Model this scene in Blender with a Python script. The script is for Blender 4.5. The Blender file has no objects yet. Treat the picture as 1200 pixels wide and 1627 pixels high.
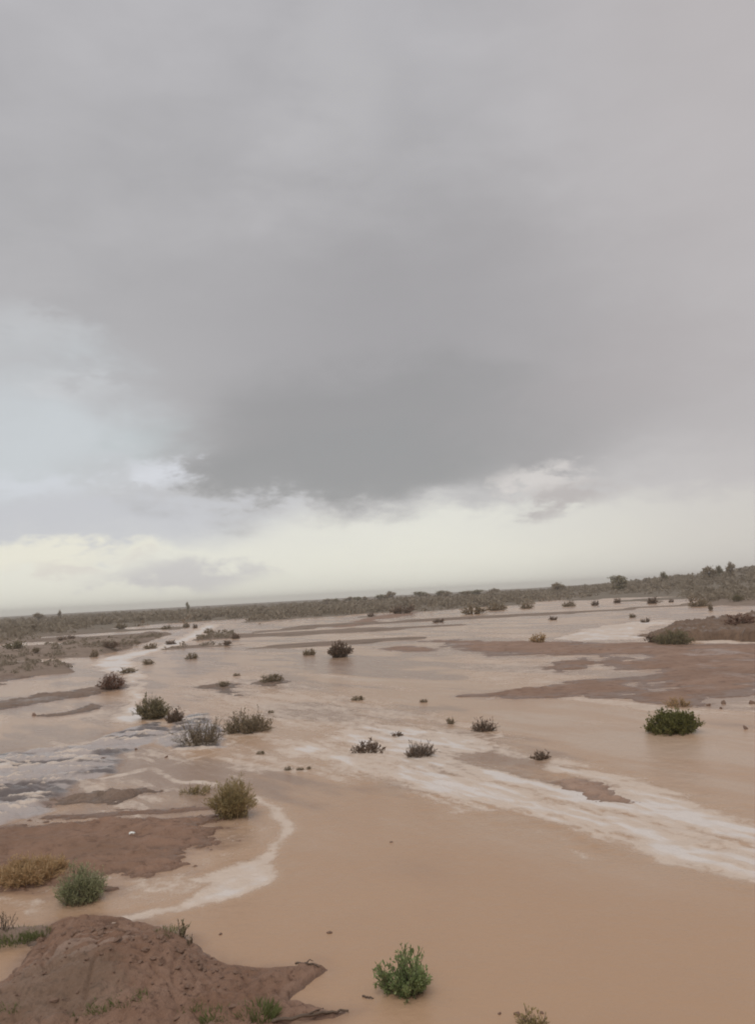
import bpy, math, random
import numpy as np
from mathutils import Matrix, Vector

# ------------------------------------------------------------------ camera
CAM_H = 3.0                     # eye height above the flood water, metres
FPX = 1300.0                    # focal length in photo pixels (photo 1200 x 1627)
PITCH = math.radians(5.79)
ROLL = math.radians(3.1)
sc = bpy.context.scene
col = sc.collection

_F = np.array([0, math.cos(PITCH), math.sin(PITCH)])
_R0 = np.array([1.0, 0, 0])
_U0 = np.array([0, -math.sin(PITCH), math.cos(PITCH)])
_R = math.cos(ROLL) * _R0 - math.sin(ROLL) * _U0
_U = math.sin(ROLL) * _R0 + math.cos(ROLL) * _U0

cam_d = bpy.data.cameras.new('camera')
cam = bpy.data.objects.new('camera', cam_d)
col.objects.link(cam)
cam.matrix_world = Matrix(((_R[0], _U[0], -_F[0], 0), (_R[1], _U[1], -_F[1], 0), (_R[2], _U[2], -_F[2], CAM_H), (0, 0, 0, 1)))
cam_d.sensor_fit = 'HORIZONTAL'
cam_d.sensor_width = 36
cam_d.lens = 36 * FPX / 1200
cam_d.clip_start = 0.05
cam_d.clip_end = 20000
sc.camera = cam

# ------------------------------------------------------------------ sky, sun, exposure
SUN_EL, SUN_AZ = math.radians(58), math.radians(200)
W = bpy.data.worlds.new('World')
sc.world = W
W.use_nodes = True


class NT:
    """small helper to chain nodes"""
    def __init__(s, tree):
        s.t = tree
        s.n = tree.nodes
        s.l = tree.links

    def new(s, typ, **kw):
        nd = s.n.new(typ)
        for k, v in kw.items():
            setattr(nd, k, v)
        return nd

    def put(s, sock, v):
        if v is None:
            return
        if isinstance(v, bpy.types.NodeSocket):
            s.l.new(v, sock)
        else:
            sock.default_value = v

    def m(s, op, a, b=None, c=None, clamp=False):
        nd = s.new('ShaderNodeMath', operation=op, use_clamp=clamp)
        s.put(nd.inputs[0], a)
        s.put(nd.inputs[1], b)
        s.put(nd.inputs[2], c)
        return nd.outputs[0]

    def noise(s, vec, scale, detail=4, rough=0.55, dist=0.0, dim='3D'):
        nd = s.new('ShaderNodeTexNoise', noise_dimensions=dim)
        s.put(nd.inputs['Vector'], vec)
        nd.inputs['Scale'].default_value = scale
        nd.inputs['Detail'].default_value = detail
        nd.inputs['Roughness'].default_value = rough
        nd.inputs['Distortion'].default_value = dist
        return nd.outputs[0]

    def smooth(s, x, lo, hi, a=0.0, b=1.0):
        nd = s.new('ShaderNodeMapRange', interpolation_type='SMOOTHERSTEP')
        s.put(nd.inputs[0], x)
        for i, v in enumerate((lo, hi, a, b)):
            nd.inputs[i + 1].default_value = v
        return nd.outputs[0]

    def mix(s, f, a, b, blend='MIX'):
        nd = s.new('ShaderNodeMix', data_type='RGBA', blend_type=blend)
        s.put(nd.inputs[0], f)
        s.put(nd.inputs[6], a if isinstance(a, bpy.types.NodeSocket) else (*a, 1))
        s.put(nd.inputs[7], b if isinstance(b, bpy.types.NodeSocket) else (*b, 1))
        return nd.outputs[2]

    def ramp(s, f, stops, interp='EASE'):
        nd = s.new('ShaderNodeValToRGB')
        nd.color_ramp.interpolation = interp
        el = nd.color_ramp.elements
        while len(el) < len(stops):
            el.new(0.5)
        for e, (p, c) in zip(el, stops):
            e.position = p
            e.color = (*c, 1)
        s.put(nd.inputs[0], f)
        return nd.outputs[0]


def srgb(r, g, b):
    f = lambda v: (v / 255 / 12.92) if v <= 10 else ((v / 255 + 0.055) / 1.055) ** 2.4
    return (f(r), f(g), f(b))


def pix_dir(x, y):
    d = _F * FPX + _R * (x - 600) + _U * (813.5 - y)
    return d / np.linalg.norm(d)


def pix_azel(x, y):
    d = pix_dir(x, y)
    return math.degrees(math.atan2(d[0], d[1])), math.degrees(math.asin(d[2]))


def build_world():
    t = W.node_tree
    t.nodes.clear()
    g = NT(t)
    out = g.new('ShaderNodeOutputWorld')
    tc = g.new('ShaderNodeTexCoord')
    vec = tc.outputs['Generated']
    sep = g.new('ShaderNodeSeparateXYZ')
    g.put(sep.inputs[0], vec)
    X, Y, Z = sep.outputs
    deg = 180 / math.pi
    az = g.m('MULTIPLY', g.m('ARCTAN2', X, Y), deg)
    el = g.m('MULTIPLY', g.m('ARCSINE', Z), deg)
    # vector on a flattened sphere so that cloud texture stretches along the horizon
    cmb = g.new('ShaderNodeCombineXYZ')
    g.put(cmb.inputs[0], X)
    g.put(cmb.inputs[1], Y)
    g.put(cmb.inputs[2], g.m('MULTIPLY', Z, 2.2))
    v = cmb.outputs[0]
    n1 = g.noise(v, 3.0, 5, 0.5)
    n2 = g.noise(v, 8.0, 6, 0.55, 0.3)
    n3 = g.noise(v, 2.1, 3, 0.5)
    n4 = g.noise(v, 22.0, 5, 0.6, 0.2)
    c1 = g.m('SUBTRACT', n1, 0.5)
    c2 = g.m('SUBTRACT', n2, 0.5)
    c3 = g.m('SUBTRACT', n3, 0.5)
    c4 = g.m('SUBTRACT', n4, 0.5)
    # warped coordinates
    wa = g.m('ADD', az, g.m('ADD', g.m('MULTIPLY', c1, 22.0), g.m('MULTIPLY', c2, 9.0)))
    wav = g.m('ADD', g.m('MULTIPLY', c2, 7.0), g.m('MULTIPLY', c4, 2.4))
    we = g.m('ADD', el, g.m('ADD', g.m('MULTIPLY', c3, 4.0), wav))
    n5 = g.noise(v, 55.0, 6, 0.6, 0.3)
    c5 = g.m('SUBTRACT', n5, 0.5)
    c45 = g.m('ADD', c4, g.m('MULTIPLY', c5, 0.35))
    we2 = g.m('ADD', el, g.m('ADD', g.m('MULTIPLY', c2, 3.0), g.m('MULTIPLY', c45, 2.4)))
    wa2 = g.m('ADD', az, g.m('ADD', g.m('MULTIPLY', c2, 8.0), g.m('MULTIPLY', c45, 9.0)))

    def blob(px, py, sx, sy, lo=0.0, hi=1.0, fine=False):
        """soft cloud patch: centre by direction, half sizes in degrees"""
        a0, e0 = pix_azel(px, py)
        A, E = (wa2, we2) if fine else (wa, we)
        dx = g.m('DIVIDE', g.m('SUBTRACT', A, a0), sx)
        dy = g.m('DIVIDE', g.m('SUBTRACT', E, e0), sy)
        r = g.m('SQRT', g.m('ADD', g.m('MULTIPLY', dx, dx), g.m('MULTIPLY', dy, dy)))
        return g.smooth(r, 1.0 - lo, max(0.0, 1.0 - hi))

    # vertical layering: bright slot at the horizon, then the grey deck
    f = g.m('DIVIDE', we2, 90.0, clamp=True)
    base = g.ramp(f, [(0.0, srgb(232, 231, 219)), (0.025, srgb(237, 236, 224)), (0.054, srgb(232, 231, 222)),
                      (0.070, srgb(206, 204, 203)), (0.105, srgb(184, 182, 182)), (0.40, srgb(183, 181, 183)),
                      (1.0, srgb(196, 195, 199))], 'LINEAR')
    # broad mottling of the deck everywhere
    mot = g.m('ADD', 1.0, g.m('ADD', g.m('MULTIPLY', c3, 0.30), g.m('ADD', g.m('MULTIPLY', c1, 0.26), g.m('MULTIPLY', c2, 0.24))))
    up = g.smooth(el, 5, 12)
    motm = g.m('ADD', 1.0, g.m('MULTIPLY', g.m('SUBTRACT', mot, 1.0), up))
    mc = g.new('ShaderNodeCombineColor')
    for i in range(3):
        g.put(mc.inputs[i], motm)
    c = g.mix(1.0, base, mc.outputs[0], 'MULTIPLY')
    # paler break on the left
    c = g.mix(g.m('MULTIPLY', blob(40, 690, 15, 8.5), 0.9), c, srgb(207, 212, 215))
    c = g.mix(g.m('MULTIPLY', blob(170, 825, 17, 3.0, 0.0, 0.7, fine=True), 0.85), c, srgb(203, 204, 209))
    c = g.mix(g.m('MULTIPLY', blob(60, 765, 7, 1.5, fine=True), 0.7), c, srgb(216, 219, 225))
    c = g.mix(g.m('MULTIPLY', blob(120, 610, 5, 1.6, fine=True), 0.5), c, srgb(212, 214, 216))
    c = g.mix(g.m('MULTIPLY', blob(30, 520, 6, 2.6, fine=True), 0.5), c, srgb(206, 208, 210))
    c = g.mix(g.m('MULTIPLY', blob(240, 700, 6, 2.2, fine=True), 0.5), c, srgb(192, 199, 200))
    # pale lane upper middle
    c = g.mix(g.m('MULTIPLY', blob(480, 170, 7, 11), 0.5), c, srgb(194, 192, 193))
    # the heavy dark mass
    c = g.mix(g.m('MULTIPLY', blob(660, 520, 32, 15), 0.85), c, srgb(164, 161, 162))
    c = g.mix(g.m('MULTIPLY', blob(620, 690, 21, 7.6, 0.0, 0.75), 0.9), c, srgb(156, 154, 154))
    c = g.mix(g.m('MULTIPLY', blob(550, 742, 13.5, 3.2, 0.0, 0.5, fine=True), 0.85), c, srgb(156, 155, 155))
    c = g.mix(g.m('MULTIPLY', blob(980, 590, 12, 6.0), 0.65), c, srgb(163, 158, 158))
    # bright edges and small scud under the deck
    c = g.mix(g.m('MULTIPLY', blob(250, 752, 4.4, 1.7, 0.0, 1.0, fine=True), 0.85), c, srgb(222, 224, 230))
    c = g.mix(g.m('MULTIPLY', blob(868, 762, 4.6, 2.0, 0.0, 0.8, fine=True), 0.9), c, srgb(222, 217, 213))
    c = g.mix(g.m('MULTIPLY', blob(905, 784, 4.4, 1.3, 0.0, 0.9, fine=True), 0.9), c, srgb(187, 181, 179))
    c = g.mix(g.m('MULTIPLY', blob(70, 880, 8.0, 1.5, 0.0, 0.8, fine=True), 0.95), c, srgb(240, 237, 222))
    c = g.mix(g.m('MULTIPLY', blob(130, 896, 5.2, 0.7, fine=True), 0.6), c, srgb(220, 214, 208))
    c = g.mix(g.m('MULTIPLY', blob(300, 913, 7.6, 1.5, 0.0, 0.8, fine=True), 0.9), c, srgb(206, 204, 204))
    # the right of the view is dimmer and pinker, rain veil
    pk = g.smooth(az, 0, 32)
    pk2 = g.smooth(az, 75, 130, 1.0, 0.0)
    c = g.mix(g.m('MULTIPLY', g.m('MULTIPLY', pk, pk2), 0.65), c, srgb(194, 187, 186))
    bg = g.new('ShaderNodeBackground')
    g.put(bg.inputs[0], c)
    bg.inputs[1].default_value = 1.0
    sky = g.new('ShaderNodeTexSky', sky_type='NISHITA')
    sky.sun_disc = False
    sky.sun_elevation = SUN_EL
    sky.sun_rotation = SUN_AZ
    sky.air_density = 1.2
    sky.dust_density = 2.0
    bs = g.new('ShaderNodeBackground')
    g.put(bs.inputs[0], sky.outputs[0])
    bs.inputs[1].default_value = 0.09
    mx = g.new('ShaderNodeMixShader')
    mx.inputs[0].default_value = 0.93       # cloud cover
    g.l.new(bs.outputs[0], mx.inputs[1])
    g.l.new(bg.outputs[0], mx.inputs[2])
    g.l.new(mx.outputs[0], out.inputs[0])


build_world()

sun_d = bpy.data.lights.new('sun', 'SUN')
sun_d.energy = 1.1
sun_d.angle = math.radians(40)
sun_d.color = (1.0, 0.96, 0.9)
sun = bpy.data.objects.new('sun', sun_d)
col.objects.link(sun)
_sd = Vector((math.sin(SUN_AZ) * math.cos(SUN_EL), math.cos(SUN_AZ) * math.cos(SUN_EL), math.sin(SUN_EL)))
sun.rotation_euler = _sd.to_track_quat('Z', 'Y').to_euler()

sc.view_settings.view_transform = 'Standard'
sc.view_settings.look = 'None'
sc.view_settings.exposure = 0.0
sc.view_settings.gamma = 1.0
sc.view_settings.use_curve_mapping = False
sc.render.engine = 'CYCLES'
sc.cycles.use_denoising = True
sc.cycles.max_bounces = 6
sc.cycles.volume_bounces = 1
sc.cycles.filter_width = 1.9

# ------------------------------------------------------------------ numeric helpers
random.seed(4)
RNG = np.random.default_rng(11)


def unproj(x, y, z=0.0):
    d = pix_dir(x, y)
    k = (z - CAM_H) / d[2]
    return np.array([d[0] * k, d[1] * k, z])


def px_scale(p):
    """metres per photo pixel at a world point"""
    v = np.asarray(p) - np.array([0, 0, CAM_H])
    return float(np.dot(v, _F)) / FPX


def poly_w(pts, z=0.0):
    return np.array([unproj(x, y, z)[:2] for x, y in pts])


def _hash(ix, iy, seed):
    h = (ix.astype(np.int64) * 374761393 + iy.astype(np.int64) * 668265263 + seed * 974634777) & 0xFFFFFFFF
    h = ((h ^ (h >> 13)) * 1274126177) & 0xFFFFFFFF
    return ((h ^ (h >> 16)) & 0xFFFFFF) / float(0xFFFFFF)


def vnoise(x, y, seed=0):
    x0 = np.floor(x)
    y0 = np.floor(y)
    fx = x - x0
    fy = y - y0
    fx = fx * fx * fx * (fx * (fx * 6 - 15) + 10)
    fy = fy * fy * fy * (fy * (fy * 6 - 15) + 10)
    a = _hash(x0, y0, seed)
    b = _hash(x0 + 1, y0, seed)
    c = _hash(x0, y0 + 1, seed)
    d = _hash(x0 + 1, y0 + 1, seed)
    return (a + (b - a) * fx + (c - a) * fy + (a - b - c + d) * fx * fy) * 2 - 1


def fbm(x, y, octv=4, seed=0, gain=0.5):
    s = np.zeros_like(x)
    a = 1.0
    n = 0.0
    for i in range(octv):
        s += a * vnoise(x * 2 ** i + 17.3 * i, y * 2 ** i - 9.1 * i, seed + i)
        n += a
        a *= gain
    return s / n


def sstep(x, lo, hi):
    t = np.clip((x - lo) / (hi - lo), 0, 1)
    return t * t * (3 - 2 * t)


def sdf(x, y, poly):
    """signed distance to polygon, positive inside"""
    d2 = np.full(x.shape, 1e18)
    ins = np.zeros(x.shape, bool)
    n = len(poly)
    for i in range(n):
        ax, ay = poly[i]
        bx, by = poly[(i + 1) % n]
        ex, ey = bx - ax, by - ay
        wx, wy = x - ax, y - ay
        t = np.clip((wx * ex + wy * ey) / (ex * ex + ey * ey + 1e-12), 0, 1)
        d2 = np.minimum(d2, (wx - ex * t) ** 2 + (wy - ey * t) ** 2)
        if ey != 0:
            cr = ((ay > y) != (by > y)) & (x < ex * (y - ay) / ey + ax)
            ins ^= cr
    d = np.sqrt(d2)
    return np.where(ins, d, -d)


def polyline(x, y, pts):
    """distance to a polyline and interpolated extra value, side sign"""
    best = np.full(x.shape, 1e18)
    val = np.zeros(x.shape)
    sgn = np.zeros(x.shape)
    for i in range(len(pts) - 1):
        a, b = pts[i], pts[i + 1]
        ex, ey = b[0] - a[0], b[1] - a[1]
        wx, wy = x - a[0], y - a[1]
        t = np.clip((wx * ex + wy * ey) / (ex * ex + ey * ey + 1e-12), 0, 1)
        d = np.hypot(wx - ex * t, wy - ey * t)
        m = d < best
        best = np.where(m, d, best)
        if len(a) > 2:
            val = np.where(m, a[2] + (b[2] - a[2]) * t, val)
        sgn = np.where(m, np.sign(ex * wy - ey * wx), sgn)
    return best, val, sgn


# ------------------------------------------------------------------ object helpers
def props(o, label=None, cat=None, group=None, kind=None):
    if label:
        o['label'] = label
    if cat:
        o['category'] = cat
    if group:
        o['group'] = group
    if kind:
        o['kind'] = kind
    return o


def mesh_np(name, V, faces, mat, attrs=None, smooth=True):
    """faces: (M,k) int array (k = 3 or 4)"""
    me = bpy.data.meshes.new(name)
    V = np.asarray(V, np.float32)
    faces = np.asarray(faces, np.int32)
    k = faces.shape[1]
    me.vertices.add(len(V))
    me.vertices.foreach_set('co', V.ravel())
    me.loops.add(faces.size)
    me.loops.foreach_set('vertex_index', faces.ravel())
    me.polygons.add(len(faces))
    me.polygons.foreach_set('loop_start', np.arange(0, faces.size, k, dtype=np.int32))
    me.polygons.foreach_set('use_smooth', np.full(len(faces), smooth))
    me.update(calc_edges=True)
    if attrs:
        for an, av in attrs.items():
            a = me.attributes.new(an, 'FLOAT', 'POINT')
            a.data.foreach_set('value', np.asarray(av, np.float32))
    me.materials.append(mat)
    return me


def link(name, me, parent=None, loc=None):
    o = bpy.data.objects.new(name, me)
    col.objects.link(o)
    if parent is not None:
        o.parent = parent
    if loc is not None:
        o.location = loc
    return o


def grid_faces(n, m, wrap=False):
    """n rows, m cols"""
    i = np.arange(n - 1)[:, None]
    j = np.arange(m if wrap else m - 1)[None, :]
    a = i * m + j
    b = i * m + (j + 1) % m
    return np.stack([a, b, b + m, a + m], -1).reshape(-1, 4)


def compact(V, F, attrs=None):
    used = np.zeros(len(V), bool)
    used[F.ravel()] = True
    idx = np.cumsum(used) - 1
    at = {k: v[used] for k, v in attrs.items()} if attrs else None
    return V[used], idx[F], at


# ------------------------------------------------------------------ materials
def new_mat(name):
    m = bpy.data.materials.new(name)
    m.use_nodes = True
    t = m.node_tree
    t.nodes.clear()
    g = NT(t)
    out = g.new('ShaderNodeOutputMaterial')
    b = g.new('ShaderNodeBsdfPrincipled')
    g.l.new(b.outputs[0], out.inputs[0])
    return m, g, b


def obj_vec(g, sx=1, sy=1, sz=1):
    geo = g.new('ShaderNodeNewGeometry')
    mp = g.new('ShaderNodeMapping')
    mp.inputs['Scale'].default_value = (sx, sy, sz)
    g.l.new(geo.outputs['Position'], mp.inputs[0])
    return mp.outputs[0]


def attr(g, name):
    a = g.new('ShaderNodeAttribute', attribute_name=name)
    return a.outputs['Fac']


def bump(g, h, strength, dist, normal=None):
    b = g.new('ShaderNodeBump')
    b.inputs['Strength'].default_value = strength
    b.inputs['Distance'].default_value = dist
    g.put(b.inputs['Height'], h)
    if normal is not None:
        g.l.new(normal, b.inputs['Normal'])
    return b.outputs[0]


def mat_water():
    m, g, b = new_mat('muddy_water')
    foam = attr(g, 'foam')
    turb = attr(g, 'turb')
    silt = attr(g, 'silt')          # silt load along the flow; in the rapids, painted trough shade
    shal = attr(g, 'shallow')       # wet bed showing through at the margins
    v = obj_vec(g)
    nbig = g.noise(v, 0.22, 4, 0.5)
    nmid = g.noise(v, 1.7, 5, 0.6)
    nfin = g.noise(v, 9.0, 6, 0.65)
    nfoam = g.noise(v, 6.0, 9, 0.75, 0.5)
    nbub = g.noise(v, 38.0, 4, 0.7)
    mud = g.mix(nbig, (0.45, 0.285, 0.175), (0.515, 0.338, 0.215))
    mud = g.mix(g.m('MULTIPLY', nmid, 0.25), mud, (0.43, 0.258, 0.155))
    mud = g.mix(g.smooth(silt, 0.0, -0.5), mud, (0.33, 0.215, 0.145))
    mud = g.mix(g.m('MULTIPLY', g.smooth(silt, 0.0, 0.6), 0.7), mud, (0.53, 0.395, 0.295))
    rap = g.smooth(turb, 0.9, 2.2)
    mud = g.mix(g.m('MULTIPLY', rap, 0.8), mud, (0.44, 0.405, 0.40))  # grey of the reflected sky mixed into the rapids' base colour
    mud = g.mix(g.m('MULTIPLY', rap, g.smooth(silt, -0.05, -0.45)), mud, (0.15, 0.125, 0.12))  # dark wave troughs painted as shade into the rapids' colour
    mud = g.mix(g.m('MULTIPLY', shal, 0.75), mud, (0.27, 0.165, 0.11))
    # froth breaks up into lace where it is thin
    jit = g.m('ADD', g.m('MULTIPLY', g.m('SUBTRACT', nfoam, 0.5), 1.3), g.m('MULTIPLY', g.m('SUBTRACT', nbub, 0.5), 0.5))
    lace = g.smooth(g.m('ADD', foam, jit), 0.30, 0.80)
    on = g.smooth(foam, 0.02, 0.2)
    ff = g.m('MAXIMUM', g.m('MULTIPLY', g.m('MULTIPLY', lace, on), 0.88), g.m('MULTIPLY', foam, 0.34), clamp=True)
    fc = g.mix(g.smooth(foam, 0.8, 1.2), (0.69, 0.57, 0.47), (0.78, 0.73, 0.69))
    c = g.mix(ff, mud, fc)
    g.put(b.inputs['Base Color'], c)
    g.put(b.inputs['Roughness'], g.m('SUBTRACT', g.m('ADD', 0.23, g.m('MULTIPLY', ff, 0.28)), g.m('MULTIPLY', rap, 0.08)))
    b.inputs['IOR'].default_value = 1.33
    b.inputs['Specular IOR Level'].default_value = 0.36
    amp = g.m('ADD', 0.26, g.m('MULTIPLY', g.m('MINIMUM', turb, 1.0), 0.55))
    hgt = g.m('ADD', g.m('MULTIPLY', nmid, 0.5), g.m('ADD', g.m('MULTIPLY', nfin, amp), g.m('MULTIPLY', ff, 0.12)))
    g.put(b.inputs['Normal'], bump(g, hgt, 0.6, 0.06))
    return m


def mat_mud(name, c1, c2, c3, rough=0.62, scale=1.0, bstr=0.7):
    m, g, b = new_mat(name)
    v = obj_vec(g)
    n1 = g.noise(v, 0.9 * scale, 6, 0.6)
    n2 = g.noise(v, 6.0 * scale, 7, 0.65, 0.4)
    n3 = g.noise(v, 34.0 * scale, 5, 0.65)
    c = g.mix(g.smooth(n1, 0.3, 0.7), c1, c2)
    c = g.mix(g.smooth(n2, 0.48, 0.72), c, c3)
    c = g.mix(g.m('MULTIPLY', g.smooth(n3, 0.5, 0.75), 0.35), c, tuple(x * 0.55 for x in c1))
    # soaked soil close to the water line is darker and shinier, drained soil paler
    geo = g.new('ShaderNodeNewGeometry')
    sp = g.new('ShaderNodeSeparateXYZ')
    g.l.new(geo.outputs['Position'], sp.inputs[0])
    zz = g.m('ADD', sp.outputs[2], g.m('MULTIPLY', g.m('SUBTRACT', n2, 0.5), 0.05))
    wet = g.smooth(zz, 0.045, 0.0)
    c = g.mix(g.m('MULTIPLY', wet, 0.5), c, tuple(x * 0.5 for x in c1))
    nw = g.noise(v, 0.5 * scale, 5, 0.65, 0.5)
    sheen = g.m('MAXIMUM', g.m('MULTIPLY', wet, 0.8), g.smooth(nw, 0.52, 0.66))
    g.put(b.inputs['Base Color'], c)
    g.put(b.inputs['Roughness'], g.m('SUBTRACT', g.m('ADD', rough - 0.05, g.m('MULTIPLY', n2, 0.3)), g.m('MULTIPLY', sheen, 0.42)))
    b.inputs['Specular IOR Level'].default_value = 0.4
    h = g.m('ADD', g.m('MULTIPLY', n2, 0.7), g.m('MULTIPLY', n3, 0.35))
    g.put(b.inputs['Normal'], bump(g, h, bstr, 0.04))
    return m


def mat_mound():
    m = mat_mud('dug_soil', (0.255, 0.143, 0.09), (0.33, 0.20, 0.137), (0.16, 0.09, 0.058), scale=2.2, bstr=1.0)
    g = NT(m.node_tree)
    b = [n for n in g.n if n.type == 'BSDF_PRINCIPLED'][0]
    src = b.inputs['Base Color'].links[0].from_socket
    v = obj_vec(g)
    n = g.noise(v, 14.0, 6, 0.7)
    k = g.m('MULTIPLY', g.smooth(g.m('ADD', attr(g, 'dry'), g.m('MULTIPLY', g.m('SUBTRACT', n, 0.5), 0.7)), 0.25, 0.75), 0.6)
    c = g.mix(k, src, (0.40, 0.285, 0.225))
    k2 = g.m('MULTIPLY', g.smooth(g.m('ADD', attr(g, 'silt'), g.m('MULTIPLY', g.m('SUBTRACT', n, 0.5), 0.9)), 0.2, 0.8), 0.4)
    c = g.mix(k2, c, (0.20, 0.155, 0.11))
    g.put(b.inputs['Base Color'], c)
    return m


def mat_ground():
    m, g, b = new_mat('desert_plain')
    v = obj_vec(g)
    n1 = g.noise(v, 0.05, 6, 0.6)
    n2 = g.noise(v, 0.6, 7, 0.65, 0.3)
    n3 = g.noise(v, 5.0, 6, 0.65)
    c = g.mix(g.smooth(n1, 0.35, 0.65), (0.24, 0.17, 0.13), (0.30, 0.225, 0.175))
    c = g.mix(g.smooth(n2, 0.45, 0.7), c, (0.17, 0.125, 0.095))
    c = g.mix(g.m('MULTIPLY', n3, 0.5), c, (0.20, 0.15, 0.11))
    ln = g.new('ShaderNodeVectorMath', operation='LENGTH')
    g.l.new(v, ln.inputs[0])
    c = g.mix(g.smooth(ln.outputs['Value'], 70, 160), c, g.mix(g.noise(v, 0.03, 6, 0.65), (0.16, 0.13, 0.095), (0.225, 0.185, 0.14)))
    g.put(b.inputs['Base Color'], c)
    b.inputs['Roughness'].default_value = 0.8
    b.inputs['Specular IOR Level'].default_value = 0.25
    g.put(b.inputs['Normal'], bump(g, n3, 0.5, 0.06))
    return m


def mat_leaf(name, c1, c2, trans=0.4):
    m, g, b = new_mat(name)
    t = attr(g, 'tint')
    c = g.mix(t, c1, c2)
    g.put(b.inputs['Base Color'], c)
    b.inputs['Roughness'].default_value = 0.65
    b.inputs['Specular IOR Level'].default_value = 0.3
    out = [n for n in g.n if n.type == 'OUTPUT_MATERIAL'][0]
    tr = g.new('ShaderNodeBsdfTranslucent')
    g.put(tr.inputs[0], c)
    mx = g.new('ShaderNodeMixShader')
    mx.inputs[0].default_value = trans
    g.l.new(b.outputs[0], mx.inputs[1])
    g.l.new(tr.outputs[0], mx.inputs[2])
    g.l.new(mx.outputs[0], out.inputs[0])
    return m


def mat_plain(name, c1, c2, rough=0.8, scale=25):
    m, g, b = new_mat(name)
    v = obj_vec(g)
    n = g.noise(v, scale, 5, 0.6)
    g.put(b.inputs['Base Color'], g.mix(n, c1, c2))
    b.inputs['Roughness'].default_value = rough
    b.inputs['Specular IOR Level'].default_value = 0.3
    g.put(b.inputs['Normal'], bump(g, n, 0.5, 0.01))
    return m


M_WATER = mat_water()
M_GROUND = mat_ground()
M_MUD = mat_mud('wet_red_mud', (0.235, 0.138, 0.088), (0.30, 0.178, 0.12), (0.165, 0.095, 0.062))
M_MUDFAR = mat_mud('wet_red_mud_far', (0.25, 0.15, 0.10), (0.32, 0.20, 0.14), (0.18, 0.108, 0.075), scale=0.5)
M_SHOAL = mat_mud('drained_pink_silt', (0.36, 0.235, 0.17), (0.42, 0.285, 0.21), (0.29, 0.18, 0.125))
M_MUDDARK = mat_mud('dark_wet_silt', (0.20, 0.135, 0.098), (0.25, 0.175, 0.13), (0.15, 0.105, 0.075))
M_CUT = mat_mud('eroded_bank_soil', (0.15, 0.092, 0.056), (0.205, 0.13, 0.082), (0.10, 0.062, 0.04))
M_MOUND = mat_mound()
M_CLOD = mat_plain('soil_clod', (0.16, 0.10, 0.07), (0.25, 0.16, 0.115), 0.8, 40)
M_STEM = mat_plain('shrub_wood', (0.10, 0.075, 0.055), (0.17, 0.135, 0.10), 0.85, 60)
M_STRAWSTEM = mat_plain('straw_stem', (0.30, 0.22, 0.12), (0.40, 0.30, 0.17), 0.85, 60)
M_DRIFT = mat_plain('wet_driftwood', (0.10, 0.07, 0.05), (0.17, 0.12, 0.085), 0.6, 50)
M_WHITE = mat_plain('white_plastic', (0.78, 0.78, 0.74), (0.85, 0.84, 0.8), 0.4, 20)
M_TRUNK = mat_plain('tree_bark', (0.10, 0.085, 0.07), (0.16, 0.14, 0.115), 0.9, 15)
M_GREEN = mat_leaf('leaf_fresh_green', (0.21, 0.275, 0.11), (0.37, 0.42, 0.205))
M_SAGE = mat_leaf('leaf_sage', (0.30, 0.325, 0.165), (0.47, 0.475, 0.30))
M_OLIVE = mat_leaf('leaf_olive', (0.31, 0.245, 0.11), (0.50, 0.40, 0.22))
M_DARK = mat_leaf('leaf_grey_brown', (0.235, 0.185, 0.115), (0.40, 0.32, 0.22))
M_BROWN = mat_leaf('leaf_dead_brown', (0.16, 0.112, 0.078), (0.29, 0.21, 0.155))
M_GBROWN = mat_leaf('leaf_grey_green', (0.20, 0.172, 0.098), (0.34, 0.295, 0.185))
M_DOME = mat_leaf('leaf_deep_green', (0.13, 0.13, 0.04), (0.25, 0.245, 0.09))
M_TAN = mat_leaf('leaf_straw', (0.46, 0.31, 0.155), (0.64, 0.46, 0.27))
M_RED = mat_leaf('leaf_rust', (0.21, 0.12, 0.085), (0.34, 0.21, 0.155))
M_FAR = mat_leaf('leaf_far_scrub', (0.285, 0.235, 0.175), (0.36, 0.302, 0.23), 0.4)
M_GRASS = mat_leaf('leaf_grass', (0.13, 0.15, 0.05), (0.25, 0.26, 0.11))

# ------------------------------------------------------------------ layout traced on the photograph (pixels)
# distance at which the flooded flat meets the scrub plain, by azimuth
SHORE_PX = [(-420, 1042), (-200, 1029), (0, 1017), (110, 1007), (200, 1000), (290, 990), (350, 985), (405, 986), (450, 985), (520, 978), (560, 976),
            (620, 972), (700, 967), (760, 963), (830, 957), (890, 950), (950, 945), (1010, 943), (1075, 944),
            (1110, 955), (1160, 962), (1200, 963), (1400, 960), (1600, 950)]
_sh = [(math.atan2(unproj(*p)[0], unproj(*p)[1]), math.hypot(*unproj(*p)[:2])) for p in SHORE_PX]
SH_A = np.array([a for a, r in _sh])
SH_R = np.array([r for a, r in _sh])


CHAN = [(*unproj(px_, py_)[:2], w_) for px_, py_, w_ in
        [(372, 984, 7), (345, 990, 5), (300, 1008, 3), (240, 1028, 2.4), (165, 1046, 2.0), (150, 1056, 2.0), (200, 1070, 2.2), (222, 1100, 2.5), (190, 1140, 2.0)]]

CH_R = np.array([math.hypot(c[0], c[1]) for c in CHAN[:6]])[::-1]
CH_A = np.array([math.atan2(c[0], c[1]) for c in CHAN[:6]])[::-1]


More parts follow.
